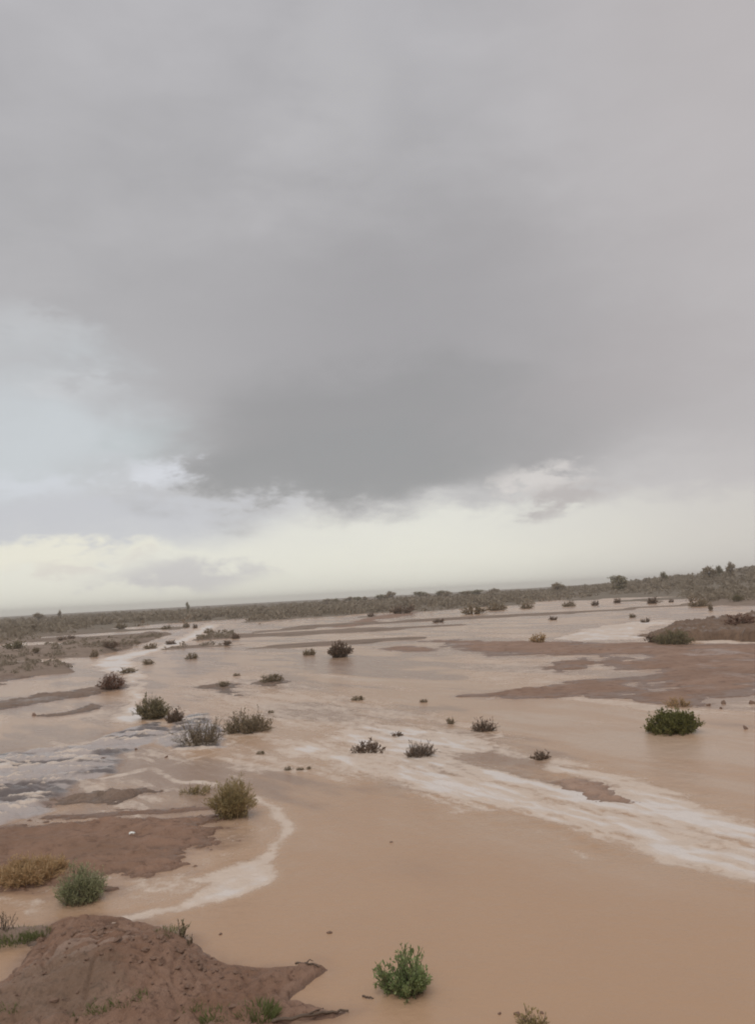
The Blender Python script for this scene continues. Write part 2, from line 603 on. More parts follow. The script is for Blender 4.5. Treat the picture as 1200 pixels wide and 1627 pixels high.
def ground_z(x, y):
    r = np.hypot(x, y)
    a = np.arctan2(x, y)
    rb = np.exp(np.interp(a, SH_A, np.log(SH_R)))
    rb = rb * (1 + 0.22 * fbm(x * 0.05, y * 0.05, 4, 3))
    t = (r - rb) / rb
    z = -0.16 + 0.42 * sstep(t, -0.06, 0.16)
    z = z + 0.08 * fbm(x * 0.12, y * 0.12, 4, 8) * sstep(t, -0.1, 0.2)
    # broken silt bars on the far left
    a_ch = np.interp(r, CH_R, CH_A)
    wl = sstep(a_ch - a, 0.0, 0.025) * sstep(r, 30, 42) * (1 - sstep(t, 0.1, 0.3))
    bars = fbm(x * 0.05 + 3, y * 0.16, 4, 21)
    z = np.where(wl > 0, z + wl * 0.32 * sstep(bars, -0.18, 0.08), z)
    chd, chw, _ = polyline(x, y, CHAN)
    carve = 1 - sstep(chd, chw * 0.5, chw)
    # thin bars all over the far flat
    wf = sstep(r, 34, 60) * (1 - sstep(t, 0.0, 0.2))
    bar2 = fbm(x * 0.045 + 11, y * 0.11 + 5, 5, 23, 0.55)
    z = np.where(wf > 0, z + wf * 0.26 * sstep(bar2, 0.10, 0.30), z)
    z = np.where((carve > 0) & (t < 0.3), z * (1 - carve) - 0.16 * carve, z)
    # low rise on the right, higher ridge far beyond
    hr = sstep(a, 0.16, 0.52) * sstep(r, 120, 330)
    z = z + 5.3 * hr + 0.5 * fbm(x * 0.02, y * 0.02, 3, 5) * sstep(r, 150, 300)
    rg = sstep(a, 0.385, 0.43) * np.exp(-((r - 620) / 150) ** 2)
    z = z + 4.6 * rg
    # the dry bank the photographer stands on
    z = z + 1.5 * sstep(-y, -1.8, 1.2) + 0.16 * sstep(-y, -4.2, -2.0)
    return z


# mud bars: outline, crest height, width of the edge ramp, outline roughness, dips
BANKS = [
    dict(label='broad reddish brown mud bank at lower left behind the sage green bush', mat=M_MUD, H=0.085, w=0.6, rough=0.2, amp=1.3,
         poly=[(-260, 1330), (-80, 1322), (0, 1315), (70, 1307), (138, 1308), (200, 1304), (290, 1299), (331, 1297), (346, 1303), (333, 1311),
               (335, 1326), (330, 1336), (364, 1342), (330, 1350), (283, 1360), (294, 1377), (276, 1386), (205, 1392), (158, 1396),
               (186, 1407), (150, 1411), (98, 1408), (50, 1413), (-40, 1421), (-260, 1430)]),
    dict(label='narrow olive brown silt bar above the broad left mud bank', mat=M_MUDDARK, H=0.07, w=0.3, rough=0.12, amp=1.7,
         poly=[(72, 1277), (100, 1268), (125, 1260), (180, 1258), (238, 1251), (248, 1257), (205, 1268), (180, 1277), (120, 1278)]),
    dict(label='low brown silt strip running toward the olive bush', mat=M_MUD, H=0.035, w=0.3, rough=0.10,
         poly=[(60, 1299), (130, 1292), (200, 1287), (262, 1284), (330, 1280), (345, 1285), (280, 1290), (205, 1295), (130, 1300), (80, 1304)]),
    dict(label='wide red brown mud flat across the right', mat=M_MUDFAR, H=0.06, w=1.6, rough=0.6, amp=2.4,
         poly=[(655, 1017), (720, 1016), (790, 1020), (860, 1020), (1000, 1021), (1100, 1024), (1200, 1024), (1420, 1020), (1420, 1085),
               (1200, 1107), (1160, 1112), (1120, 1109), (1095, 1123), (1000, 1118), (940, 1110), (890, 1110), (825, 1108), (742, 1102),
               (800, 1096), (880, 1092), (890, 1083), (940, 1078), (985, 1076), (1045, 1071), (1050, 1064), (985, 1062), (950, 1050),
               (930, 1042), (840, 1040), (780, 1044), (745, 1034), (700, 1024)]),
    dict(label='small wet silt shoal beside the right mud flat', mat=M_MUDFAR, H=0.04, w=0.8, rough=0.6, amp=1.6,
         poly=[(842, 1062), (880, 1053), (920, 1046), (940, 1054), (925, 1064), (890, 1070), (862, 1068)]),
    dict(label='eroded dark earth bank at far right', mat=M_CUT, H=0.44, w=0.45, rough=0.6, amp=0.5, taper=(1015, 1090),
         poly=[(1008, 1012), (1045, 1014), (1085, 1019), (1130, 1017), (1170, 1020), (1220, 1022), (1420, 1020), (1420, 975), (1250, 976),
               (1200, 980), (1160, 988), (1100, 994), (1050, 1003)]),
    dict(label='long brown silt bar at left ending at the rusty bush', mat=M_MUDDARK, H=0.06, w=0.5, rough=0.3, amp=1.7,
         poly=[(-160, 1128), (-20, 1117), (30, 1110), (60, 1103), (120, 1097), (165, 1090), (200, 1086), (196, 1094), (152, 1104),
               (92, 1112), (40, 1120), (-20, 1130), (-160, 1145)]),
    dict(label='short brown silt bar under the long left bar', mat=M_MUDDARK, H=0.05, w=0.4, rough=0.22, amp=1.7,
         poly=[(48, 1138), (84, 1135), (108, 1128), (138, 1119), (160, 1123), (148, 1131), (104, 1136)]),
    dict(label='dark silt bar at the left edge near the far scrub', mat=M_MUDDARK, H=0.10, w=0.9, rough=0.5, amp=1.7,
         poly=[(-200, 1075), (0, 1058), (40, 1056), (78, 1059), (108, 1054), (106, 1062), (62, 1069), (22, 1080), (-10, 1090), (-200, 1112)]),
    dict(label='reddish silt shoal in the pale stream on the right', mat=M_SHOAL, H=0.05, w=0.3, rough=0.14,
         poly=[(872, 1241), (915, 1238), (950, 1243), (978, 1256), (990, 1266), (1020, 1277), (985, 1280), (940, 1275), (915, 1262), (895, 1252)]),
    dict(label='flat silt hummock in midstream left of centre', mat=M_MUDDARK, H=0.09, w=0.5, rough=0.3,
         poly=[(402, 1086), (425, 1079), (440, 1074), (458, 1084), (435, 1089)]),
    dict(label='silt patch beside the bush cluster upstream', mat=M_MUDDARK, H=0.04, w=0.5, rough=0.35, amp=1.7,
         poly=[(300, 1092), (330, 1089), (355, 1084), (378, 1086), (370, 1092), (392, 1106), (366, 1104), (340, 1096)]),
    dict(label='low silt bar below the far central bush', mat=M_MUDFAR, H=0.04, w=0.6, rough=0.4,
         poly=[(596, 1031), (640, 1026), (700, 1030), (690, 1035), (640, 1035)]),
    dict(label='pale mud spit far upstream in the centre', mat=M_MUDFAR, H=0.12, w=1.2, rough=0.8,
         poly=[(535, 997), (560, 988), (590, 980), (640, 974), (668, 972), (640, 980), (600, 984), (575, 994)]),
    dict(label='grassy bank strip at the left edge behind the soil mound', mat=M_MUDDARK, H=0.09, w=0.25, rough=0.08,
         poly=[(-160, 1490), (-20, 1480), (30, 1476), (70, 1474), (90, 1482), (68, 1500), (20, 1504), (-160, 1520)]),
]
for bk in BANKS:
    bk['pw'] = poly_w(bk['poly'])


def bank_z(bk, x, y):
    rr = bk['rough']
    nx = fbm(x / (rr * 5), y / (rr * 5), 4, 31) * rr * 1.5
    ny = fbm(x / (rr * 5) + 50, y / (rr * 5) + 9, 4, 37) * rr * 1.5
    d = sdf(x + nx, y + ny, bk['pw']) + fbm(x / (rr * 1.6), y / (rr * 0.9), 5, 41, 0.65) * rr * 1.7
    H, w = bk['H'], bk['w']
    if 'taper' in bk:
        t0, t1 = [math.atan2(*unproj(q, 1005)[:2]) for q in bk['taper']]
        H = H * (0.2 + 0.8 * sstep(np.arctan2(x, y), t0, t1))
    z = np.where(d > 0, H * (0.22 * sstep(d, 0, w * 0.10) + 0.78 * sstep(d, 0.0, w)), d * 0.30)
    z = z + np.where(d > 0, sstep(d, 0, w), 0) * H * (bk.get('amp', 0.5) * fbm(x / (w * 1.2), y / (w * 0.9), 5, 51, 0.55) + 0.16 * fbm(x * 7, y * 7, 3, 53))
    return z, d


# soil mound in the foreground
RIDGE = [(*unproj(x, y, z + 0.08)[:2], z) for x, y, z in
         [(66, 1488, 0.16), (100, 1470, 0.30), (150, 1464, 0.36), (195, 1466, 0.36), (235, 1477, 0.31), (300, 1504, 0.19), (350, 1531, 0.06), (410, 1540, 0.01)]]
MOUND_POLY = np.array([unproj(x, y, 0)[:2] for x, y in
                       [(50, 1502), (66, 1482), (105, 1461), (150, 1457), (205, 1459), (262, 1479), (320, 1508), (352, 1531), (400, 1538), (455, 1535), (500, 1529), (515, 1540),
                        (490, 1560), (474, 1572), (466, 1588), (495, 1596), (530, 1603), (556, 1605), (540, 1611), (500, 1617), (470, 1622),
                        (440, 1640), (420, 1700), (360, 1800), (100, 1850), (-250, 1800), (-250, 1640), (0, 1574), (36, 1545)]])


def mound_z(x, y, full=False):
    nx = fbm(x * 2.2, y * 2.2, 4, 61) * 0.09
    ny = fbm(x * 2.2 + 31, y * 2.2, 4, 67) * 0.09
    d = sdf(x + nx, y + ny, MOUND_POLY) + 0.02 * fbm(x * 9, y * 9, 3, 63)
    dr, zr, sg = polyline(x, y, RIDGE)
    wdt = np.where(sg > 0, 0.30, 0.95)                 # steep behind, long apron in front
    core = np.maximum(zr - 0.07, 0.0) * np.exp(-(dr / wdt) ** 2 * 1.1)
    base = np.where(d > 0, 0.035 * sstep(d, 0, 0.05) + 0.055 * sstep(d, 0, 0.5), d * 0.4)
    ramp = sstep(d, -0.02, np.where(sg > 0, 0.25, 0.45))
    z = base + np.maximum(core, 0) * ramp
    lump = 0.045 * fbm(x * 2.6, y * 2.6, 4, 71) + 0.045 * np.abs(fbm(x * 6, y * 6, 4, 73)) + 0.022 * fbm(x * 20, y * 20, 4, 77, 0.6) - 0.03 * sstep(1 - np.abs(fbm(x * 3.4 + y, y * 1.6, 3, 75)) * 3.2, 0.55, 1.0)
    # scrape marks running down the near face
    q0, q1 = unproj(105, 1535, 0.2), unproj(178, 1480, 0.38)
    ang = math.atan2(q1[1] - q0[1], q1[0] - q0[0])
    u = x * math.cos(ang) + y * math.sin(ang)
    vv = -x * math.sin(ang) + y * math.cos(ang)
    sx, sy = unproj(150, 1500, 0.34)[:2]
    ms = np.exp(-(((x - sx) * math.cos(ang) + (y - sy) * math.sin(ang)) / 0.34) ** 2 - ((-(x - sx) * math.sin(ang) + (y - sy) * math.cos(ang)) / 0.13) ** 2)
    rid = np.clip(0.5 + 1.1 * fbm(u * 1.3, vv * 17, 3, 79, 0.6), 0, 1)
    z = z + sstep(d, 0.0, 0.15) * (lump + ms * (rid - 0.6) * 0.03)
    if full:
        lx, ly = unproj(90, 1600, 0.1)[:2]
        return z, d, np.clip(ms * 1.5, 0, 1) * sstep(rid, 0.4, 0.75), np.exp(-((x - lx) / 0.6) ** 2 - ((y - ly) / 0.45) ** 2)
    return z, d


def surf_z(px_, py_):
    """height of the topmost solid or water at one point"""
    x = np.array([float(px_)])
    y = np.array([float(py_)])
    z = max(0.0, float(ground_z(x, y)[0]))
    for bk in BANKS:
        z = max(z, float(bank_z(bk, x, y)[0][0]))
    z = max(z, float(mound_z(x, y)[0][0]))
    return z


# ------------------------------------------------------------------ ground sheet and water sheet
def polar_axes(cols, rows):
    A = math.radians(31)
    a = np.concatenate([np.linspace(-math.pi, -A, 46)[:-1], np.linspace(-A, A, cols), np.linspace(A, math.pi, 46)[1:-1]])
    dep = np.radians(np.linspace(31, 0.95, rows))
    r = np.concatenate([np.geomspace(0.05, 4.9, 16), CAM_H / np.tan(dep), np.geomspace(185, 2000, 60)])
    return a, np.sort(r)


def build_ground():
    a, r = polar_axes(300, 300)
    Rr, Aa = np.meshgrid(r, a, indexing='ij')
    x = (Rr * np.sin(Aa)).ravel()
    y = (Rr * np.cos(Aa)).ravel()
    z = ground_z(x, y)
    V = np.stack([x, y, z], -1)
    me = mesh_np('ground', V, grid_faces(len(r), len(a), True)[:, ::-1], M_GROUND)
    o = link('ground', me)
    props(o, 'flat desert plain under and beyond the flood', 'ground', kind='structure')


build_ground()

# pale, aerated or broken water: outline, strength, turbulence, softness(relative), streak direction by two pixels
FOAM = [
    # the wide pale stream sweeping to the right
    dict(s=0.95, t=1.0, soft=0.035, dirp=((560, 1190), (1200, 1350)), poly=[(430, 1192), (520, 1165), (560, 1140), (640, 1150), (720, 1160), (800, 1182), (860, 1206),
         (900, 1205), (1000, 1232), (1100, 1268), (1200, 1302), (1420, 1350), (1420, 1440), (1200, 1398), (1060, 1372), (985, 1352),
         (945, 1362), (925, 1368), (900, 1340), (880, 1322), (800, 1318), (700, 1280), (620, 1246), (520, 1216)]),
    dict(s=0.55, t=0.7, soft=0.05, dirp=((300, 1080), (760, 1170)), poly=[(240, 1085), (330, 1075), (420, 1070), (520, 1085), (640, 1115), (790, 1150), (830, 1185),
         (700, 1190), (560, 1170), (430, 1160), (330, 1130), (255, 1115)]),
    # curl round the olive bush and along the left bank
    dict(s=1.02, t=0.6, soft=0.02, poly=[(405, 1262), (440, 1268), (462, 1290), (464, 1318), (450, 1342), (432, 1366), (434, 1398), (385, 1424), (300, 1446),
         (225, 1462), (140, 1470), (180, 1452), (280, 1432), (325, 1408), (280, 1396), (330, 1386), (400, 1362), (428, 1338), (440, 1310), (428, 1284)]),
    dict(s=0.45, t=0.15, soft=0.02, poly=[(340, 1308), (400, 1300), (440, 1310), (425, 1340), (390, 1360), (300, 1385), (290, 1375), (285, 1362), (335, 1350), (365, 1342), (335, 1335)]),
    dict(s=0.55, t=0.15, soft=0.02, poly=[(170, 1398), (290, 1382), (330, 1390), (330, 1408), (280, 1432), (180, 1450), (165, 1440), (172, 1415), (188, 1407)]),
    dict(s=0.5, t=0.2, soft=0.012, poly=[(-60, 1424), (0, 1418), (50, 1420), (92, 1414), (90, 1440), (60, 1460), (45, 1436), (0, 1432), (-60, 1436)]),
    # white rapids at the left edge
    dict(s=0.9, t=3.2, soft=0.02, dirp=((0, 1235), (230, 1225)), poly=[(-260, 1225), (0, 1200), (60, 1193), (140, 1186), (195, 1166), (235, 1152), (262, 1160), (225, 1182), (170, 1204),
         (150, 1230), (110, 1246), (75, 1275), (50, 1298), (0, 1308), (-260, 1330)]),
    # pale water in the channel coming down on the left
    dict(s=1.45, t=0.5, soft=0.015, poly=[(352, 992), (330, 990), (290, 1012), (240, 1030), (165, 1046), (145, 1058), (170, 1068), (200, 1072), (216, 1090), (205, 1120), (170, 1145), (205, 1150),
         (228, 1140), (222, 1115), (232, 1090), (215, 1062), (205, 1046), (260, 1034), (310, 1016)]),
    dict(s=0.6, t=0.3, soft=0.04, poly=[(150, 1048), (212, 1050), (222, 1100), (215, 1160), (120, 1150), (60, 1142), (160, 1124), (200, 1095)]),
    # seams
    dict(s=0.85, t=0.3, soft=0.006, poly=[(135, 1242), (180, 1230), (228, 1218), (262, 1226), (300, 1238), (360, 1244), (352, 1252), (300, 1246), (255, 1234), (228, 1226), (185, 1238)]),
    dict(s=0.7, t=0.4, soft=0.008, poly=[(240, 1222), (300, 1203), (360, 1190), (440, 1160), (445, 1150), (440, 1166), (380, 1184), (330, 1200), (270, 1218)]),
    dict(s=0.9, t=2.0, soft=0.008, poly=[(240, 1178), (275, 1160), (295, 1136), (335, 1134), (345, 1150), (365, 1175), (345, 1190), (275, 1190)]),
    # far right riffles
    dict(s=1.05, t=0.6, soft=0.008, poly=[(880, 1014), (925, 1000), (985, 990), (1060, 984), (1100, 986), (1040, 994), (1010, 1008), (1030, 1016), (930, 1018)]),
    dict(s=0.8, t=0.3, soft=0.010, poly=[(1100, 1016), (1130, 1015), (1200, 1018), (1300, 1018), (1300, 1024), (1200, 1023), (1110, 1023)]),
    dict(s=0.5, t=0.4, soft=0.02, poly=[(740, 1008), (800, 1004), (850, 1010), (840, 1018), (780, 1016)]),
    dict(s=0.55, t=0.8, soft=0.02, poly=[(700, 1040), (760, 1042), (840, 1044), (930, 1040), (985, 1062), (1050, 1066), (985, 1072), (900, 1084), (840, 1092), (750, 1086)]),
    dict(s=0.6, t=0.4, soft=0.02, poly=[(925, 948), (990, 946), (1070, 948), (1075, 954), (990, 958), (930, 957)]),
    dict(s=0.5, t=0.4, soft=0.01, poly=[(590, 1030), (640, 1024), (720, 1032), (800, 1044), (790, 1052), (700, 1040), (640, 1036)]),
    dict(s=0.75, t=0.6, soft=0.006, poly=[(600, 1176), (625, 1164), (645, 1166), (640, 1178), (615, 1182)]),
    dict(s=0.8, t=0.3, soft=0.006, poly=[(735, 1165), (790, 1165), (800, 1158), (800, 1170), (760, 1174)]),
    dict(s=0.5, t=0.2, soft=0.01, poly=[(1085, 1125), (1140, 1110), (1200, 1112), (1300, 1106), (1300, 1120), (1200, 1124), (1130, 1140), (1100, 1142)]),
]
# calmer, darker tongues inside the pale stream
CALM = [
    [(735, 1196), (780, 1190), (830, 1208), (800, 1216), (760, 1212)],
    [(790, 1208), (850, 1206), (880, 1225), (925, 1240), (880, 1248), (830, 1228)],
    [(740, 1290), (790, 1288), (850, 1302), (880, 1316), (830, 1320), (780, 1312)],
    [(880, 1318), (930, 1330), (985, 1342), (1010, 1360), (960, 1358), (930, 1345)],
]


WAKES = [(586, 1197, 48, 1), (666, 1206, 62, 1), (768, 1164, 46, 1), (860, 1207, 34, 1), (632, 1170, 18, 1), (322, 1188, 88, 1), (396, 1166, 84, 0.9),
         (243, 1144, 52, 0.6), (279, 1149, 32, 0.6), (540, 1045, 42, 0.6), (493, 1041, 22, 0.5), (570, 1113, 24, 0.8), (415, 1199, 16, 0.6), (305, 1047, 24, 0.6),
         (361, 1025, 18, 0.6), (374, 1015, 18, 0.6), (235, 1056, 22, 0.7), (715, 1151, 18, 0.7), (432, 1084, 40, 0.7), (372, 1304, 80, 0.4),
         (203, 1070, 32, 0.7), (430, 1133, 12, 0.6), (1070, 1168, 86, 0.25), (648, 1592, 100, 0.15), (130, 1440, 76, 0.5), (458, 1224, 15, 0.5), (491, 1222, 9, 0.5)]


def build_water():
    a, r = polar_axes(640, 640)
    r = r[r < 700]
    Rr, Aa = np.meshgrid(r, a, indexing='ij')
    x = (Rr * np.sin(Aa)).ravel()
    y = (Rr * np.cos(Aa)).ravel()
    rad = Rr.ravel()
    foam = np.zeros_like(x)
    turb = np.zeros_like(x)
    silt = np.zeros_like(x)
    shal = np.zeros_like(x)
    front = (np.abs(np.arctan2(x, y)) < 0.75) & (rad > 3.5) & (rad < 250)
    fi = np.nonzero(front)[0]
    fx, fy, fr = x[fi], y[fi], rad[fi]
    # domain warp so that outlines feather
    k = 0.035
    wx = fx + fr * k * fbm(fx / (fr * 0.11 + 0.2), fy / (fr * 0.22 + 0.2), 3, 5)
    wx2 = fx + 0.16 * fbm(fx * 1.1, fy * 1.1, 5, 15) * np.clip(fr / 10, 0.6, 4)
    wy2 = fy + 0.22 * fbm(fx * 1.1 + 40, fy * 1.1, 5, 19) * np.clip(fr / 10, 0.6, 4)
    ff = np.zeros_like(fx)
    tt = np.zeros_like(fx)
    for F in FOAM:
        pw = poly_w(F['poly'])
        lo = pw.min(0) - 6
        hi = pw.max(0) + 6
        m = (wx2 > lo[0]) & (wx2 < hi[0]) & (wy2 > lo[1]) & (wy2 < hi[1])
        if not m.any():
            continue
        d = sdf(wx2[m], wy2[m], pw)
        w = F['soft'] * fr[m]
        s = sstep(d, -w, w)
        if 'dirp' in F:
            p, q = unproj(*F['dirp'][0])[:2], unproj(*F['dirp'][1])[:2]
            u = (q - p) / np.linalg.norm(q - p)
            al = fx[m] * u[0] + fy[m] * u[1]
            ac = -fx[m] * u[1] + fy[m] * u[0]
            st = fbm(al * 0.45, ac * 2.6, 5, 81, 0.6)
            st2 = fbm(al * 1.6, ac * 6.0, 3, 85, 0.6)
            s = s * np.clip(0.92 + 0.55 * st + 0.55 * st2, 0.12, 1.15)
        else:
            s = s * np.clip(0.85 + 0.5 * fbm(fx[m] * 1.6, fy[m] * 1.6, 5, 87, 0.6), 0.2, 1.1)
        ff[m] = np.maximum(ff[m], s * F['s'])
        tt[m] = np.maximum(tt[m], sstep(d, -w * 2, w) * F['t'])
    for C in CALM:
        d = sdf(wx2, wy2, poly_w(C))
        ff *= 1 - 0.85 * sstep(d, -0.02 * fr, 0.015 * fr)
    # froth along the margins of the mud bars
    for bk in BANKS + [None]:
        pw = MOUND_POLY if bk is None else bk['pw']
        lo = pw.min(0) - 3
        hi = pw.max(0) + 3
        m = (fx > lo[0]) & (fx < hi[0]) & (fy > lo[1]) & (fy < hi[1])
        if not m.any():
            continue
        d = mound_z(fx[m], fy[m])[1] if bk is None else bank_z(bk, fx[m], fy[m])[1]
        wd = 0.006 * fr[m] + 0.02
        e = np.exp(-((d + wd * 0.6) / wd) ** 2) * np.clip(0.35 + 0.9 * fbm(fx[m] * 2.1, fy[m] * 2.1, 4, 91), 0, 1)
        ff[m] = np.maximum(ff[m], e * (0.25 if bk is None else 0.7))
    # water-logged margins
    sh = np.zeros_like(fx)
    for bk in BANKS + [None]:
        pw = MOUND_POLY if bk is None else bk['pw']
        m = (fx > pw[:, 0].min() - 3) & (fx < pw[:, 0].max() + 3) & (fy > pw[:, 1].min() - 3) & (fy < pw[:, 1].max() + 3)
        if m.any():
            d = mound_z(fx[m], fy[m])[1] if bk is None else bank_z(bk, fx[m], fy[m])[1]
            wd = 0.012 * fr[m] + 0.03
            sh[m] = np.maximum(sh[m], np.exp(-(np.minimum(d, 0) / wd) ** 2) * np.clip(0.75 + fbm(fx[m] * 1.5, fy[m] * 1.5, 4, 93), 0, 1))
    # faint streaks over the whole midstream
    u = unproj(1200, 1350)[:2] - unproj(480, 1180)[:2]
    u = u / np.linalg.norm(u)
    al = fx * u[0] + fy * u[1]
    ac = -fx * u[1] + fy * u[0]
    mid = sstep(fr, 9, 14)
    ff = np.maximum(ff, mid * np.clip((2.0 - 0.9 * sstep(fr, 18, 32)) * fbm(al * 0.22, ac * 0.9, 5, 95, 0.62), 0, 0.62))
    tt = np.maximum(tt, mid * 0.25)
    # collars and wakes of the plants standing in the current
    for (qx, qy, qw, st) in WAKES:
        c = unproj(qx, qy)
        w = qw * px_scale(c)
        c = c[:2] * (1 + 0.35 * w / np.hypot(c[0], c[1]))
        m = (np.abs(fx - c[0]) < 7 * w) & (np.abs(fy - c[1]) < 7 * w)
        if not m.any():
            continue
        dx, dy = fx[m] - c[0], fy[m] - c[1]
        e = np.hypot(dx, dy) / (w * 0.5) + 0.25 * fbm(fx[m] * 3 / w, fy[m] * 3 / w, 3, 97)
        ring = np.exp(-((e - 1.05) / 0.22) ** 2) * (0.55 + 0.5 * fbm(fx[m] * 2 / w, fy[m] * 2 / w, 3, 98))
        aw = dx * u[0] + dy * u[1]
        bw = (-dx * u[1] + dy * u[0]) / (w * (0.45 + 0.10 * np.maximum(aw, 0) / w))
        wk = np.exp(-bw ** 2) * sstep(aw, 0, 0.5 * w) * (1 - sstep(aw, 1.5 * w, 6 * w))
        wk = wk * np.clip(0.35 + 1.2 * fbm(aw * 0.6 / w, bw * 2.2, 4, 99, 0.6), 0, 1)
        ff[m] = np.maximum(ff[m], st * np.maximum(np.clip(ring, 0, 1) * 0.9, wk * 0.85))
        tt[m] = np.maximum(tt[m], st * np.exp(-(e / 1.6) ** 2) * 0.9)
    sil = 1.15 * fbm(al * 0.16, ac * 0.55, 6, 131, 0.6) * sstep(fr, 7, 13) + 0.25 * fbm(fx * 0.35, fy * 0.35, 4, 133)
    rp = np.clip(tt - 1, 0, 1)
    sil = sil * (1 - rp) + rp * 1.7 * fbm(fx * 0.5 + 0.1 * fy, fy * 2.1, 4, 137, 0.55)  # in the rapids the silt load gives way to painted trough shade
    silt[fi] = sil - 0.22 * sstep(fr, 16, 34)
    shal[fi] = sh
    foam[fi] = ff
    turb[fi] = tt
    # waves
    fade = 1 / (1 + (rad / 28) ** 2)
    z = 0.0035 * fbm(x * 1.3, y * 1.3, 3, 101) * fade
    z += (0.002 + 0.022 * np.minimum(turb, 1.2)) * fbm(x * 4.5, y * 5.5, 4, 103) * fade
    stand = np.clip(turb - 1, 0, 3)
    wv = 0.6 - 1.6 * np.abs(fbm(x * 0.75 + 0.2 * y, y * 2.7, 3, 107, 0.5)) + 0.4 * fbm(x * 2.6, y * 8, 4, 109, 0.6)
    z += stand * 0.065 * wv * np.clip(fade * 1.6, 0, 1)
    foam = foam * np.where(stand > 0, 1 - np.clip(stand, 0, 1) * (1 - sstep(wv, 0.25, 0.62)) * 0.92, 1)
    z += foam * 0.006 * fade
    V = np.stack([x, y, z], -1)
    Fc = grid_faces(len(r), len(a), True)[:, ::-1]
    gz = ground_z(x, y)
    dry = gz > 0.10
    keep = ~dry[Fc].all(1)
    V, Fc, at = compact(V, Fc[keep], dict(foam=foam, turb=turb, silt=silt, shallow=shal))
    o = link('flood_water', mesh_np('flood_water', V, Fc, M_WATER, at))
    props(o, 'shallow brown flood water spread over the plain with pale streaks', 'water', kind='structure')


build_water()


def build_banks():
    for bk in BANKS:
        pw = bk['pw']
        mg = bk['rough'] * 2 + 0.4
        r = np.hypot(pw[:, 0], pw[:, 1])
        a = np.arctan2(pw[:, 0], pw[:, 1])
        a0, a1 = a.min() - mg / r.min(), a.max() + mg / r.min()
        r0, r1 = r.min() - mg, r.max() + mg
        d0, d1 = math.atan(CAM_H / r0), math.atan(CAM_H / r1)
        nc = int(np.clip((a1 - a0) / math.radians(0.055), 24, 420))
        nr = int(np.clip((d0 - d1) / math.radians(0.03), 24, 300))
        aa = np.linspace(a0, a1, nc)
        rr = CAM_H / np.tan(np.linspace(d0, d1, nr))
        Rr, Aa = np.meshgrid(rr, aa, indexing='ij')
        x = (Rr * np.sin(Aa)).ravel()
        y = (Rr * np.cos(Aa)).ravel()
        z, d = bank_z(bk, x, y)
        Fc = grid_faces(nr, nc)[:, ::-1]
        keep = (z[Fc] > -0.13).any(1)
        V, Fc, _ = compact(np.stack([x, y, np.maximum(z, -0.2)], -1), Fc[keep])
        o = link('mud_bank', mesh_np('mud_bank', V, Fc, bk['mat']))
        props(o, bk['label'], 'mud bank', kind='structure')


build_banks()


# ------------------------------------------------------------------ soil mound with clods
def icos():
    t = (1 + 5 ** 0.5) / 2
    v = np.array([(-1, t, 0), (1, t, 0), (-1, -t, 0), (1, -t, 0), (0, -1, t), (0, 1, t), (0, -1, -t), (0, 1, -t), (t, 0, -1), (t, 0, 1), (-t, 0, -1), (-t, 0, 1)], float)
    v /= np.linalg.norm(v[0])
    f = np.array([(0, 11, 5), (0, 5, 1), (0, 1, 7), (0, 7, 10), (0, 10, 11), (1, 5, 9), (5, 11, 4), (11, 10, 2), (10, 7, 6), (7, 1, 8),
                  (3, 9, 4), (3, 4, 2), (3, 2, 6), (3, 6, 8), (3, 8, 9), (4, 9, 5), (2, 4, 11), (6, 2, 10), (8, 6, 7), (9, 8, 1)])
    return v, f


def lump_mesh(name, seed, mat, sub=1, amp=0.25):
    v, f = icos()
    for _ in range(sub):
        nf = []
        vl = list(map(tuple, v))
        mid = {}

        def mp(i, j):
            kx = (min(i, j), max(i, j))
            if kx not in mid:
                p = (np.array(vl[i]) + np.array(vl[j])) / 2
                p /= np.linalg.norm(p)
                mid[kx] = len(vl)
                vl.append(tuple(p))
            return mid[kx]
        for a, b, c in f:
            ab, bc, ca = mp(a, b), mp(b, c), mp(c, a)
            nf += [(a, ab, ca), (b, bc, ab), (c, ca, bc), (ab, bc, ca)]
        v, f = np.array(vl), np.array(nf)
    rg = np.random.default_rng(seed)
    v = v * (1 + amp * rg.uniform(-1, 1, (len(v), 1))) * np.array([1, 0.85, 0.6])
    return mesh_np(name, v, f, mat, smooth=False)


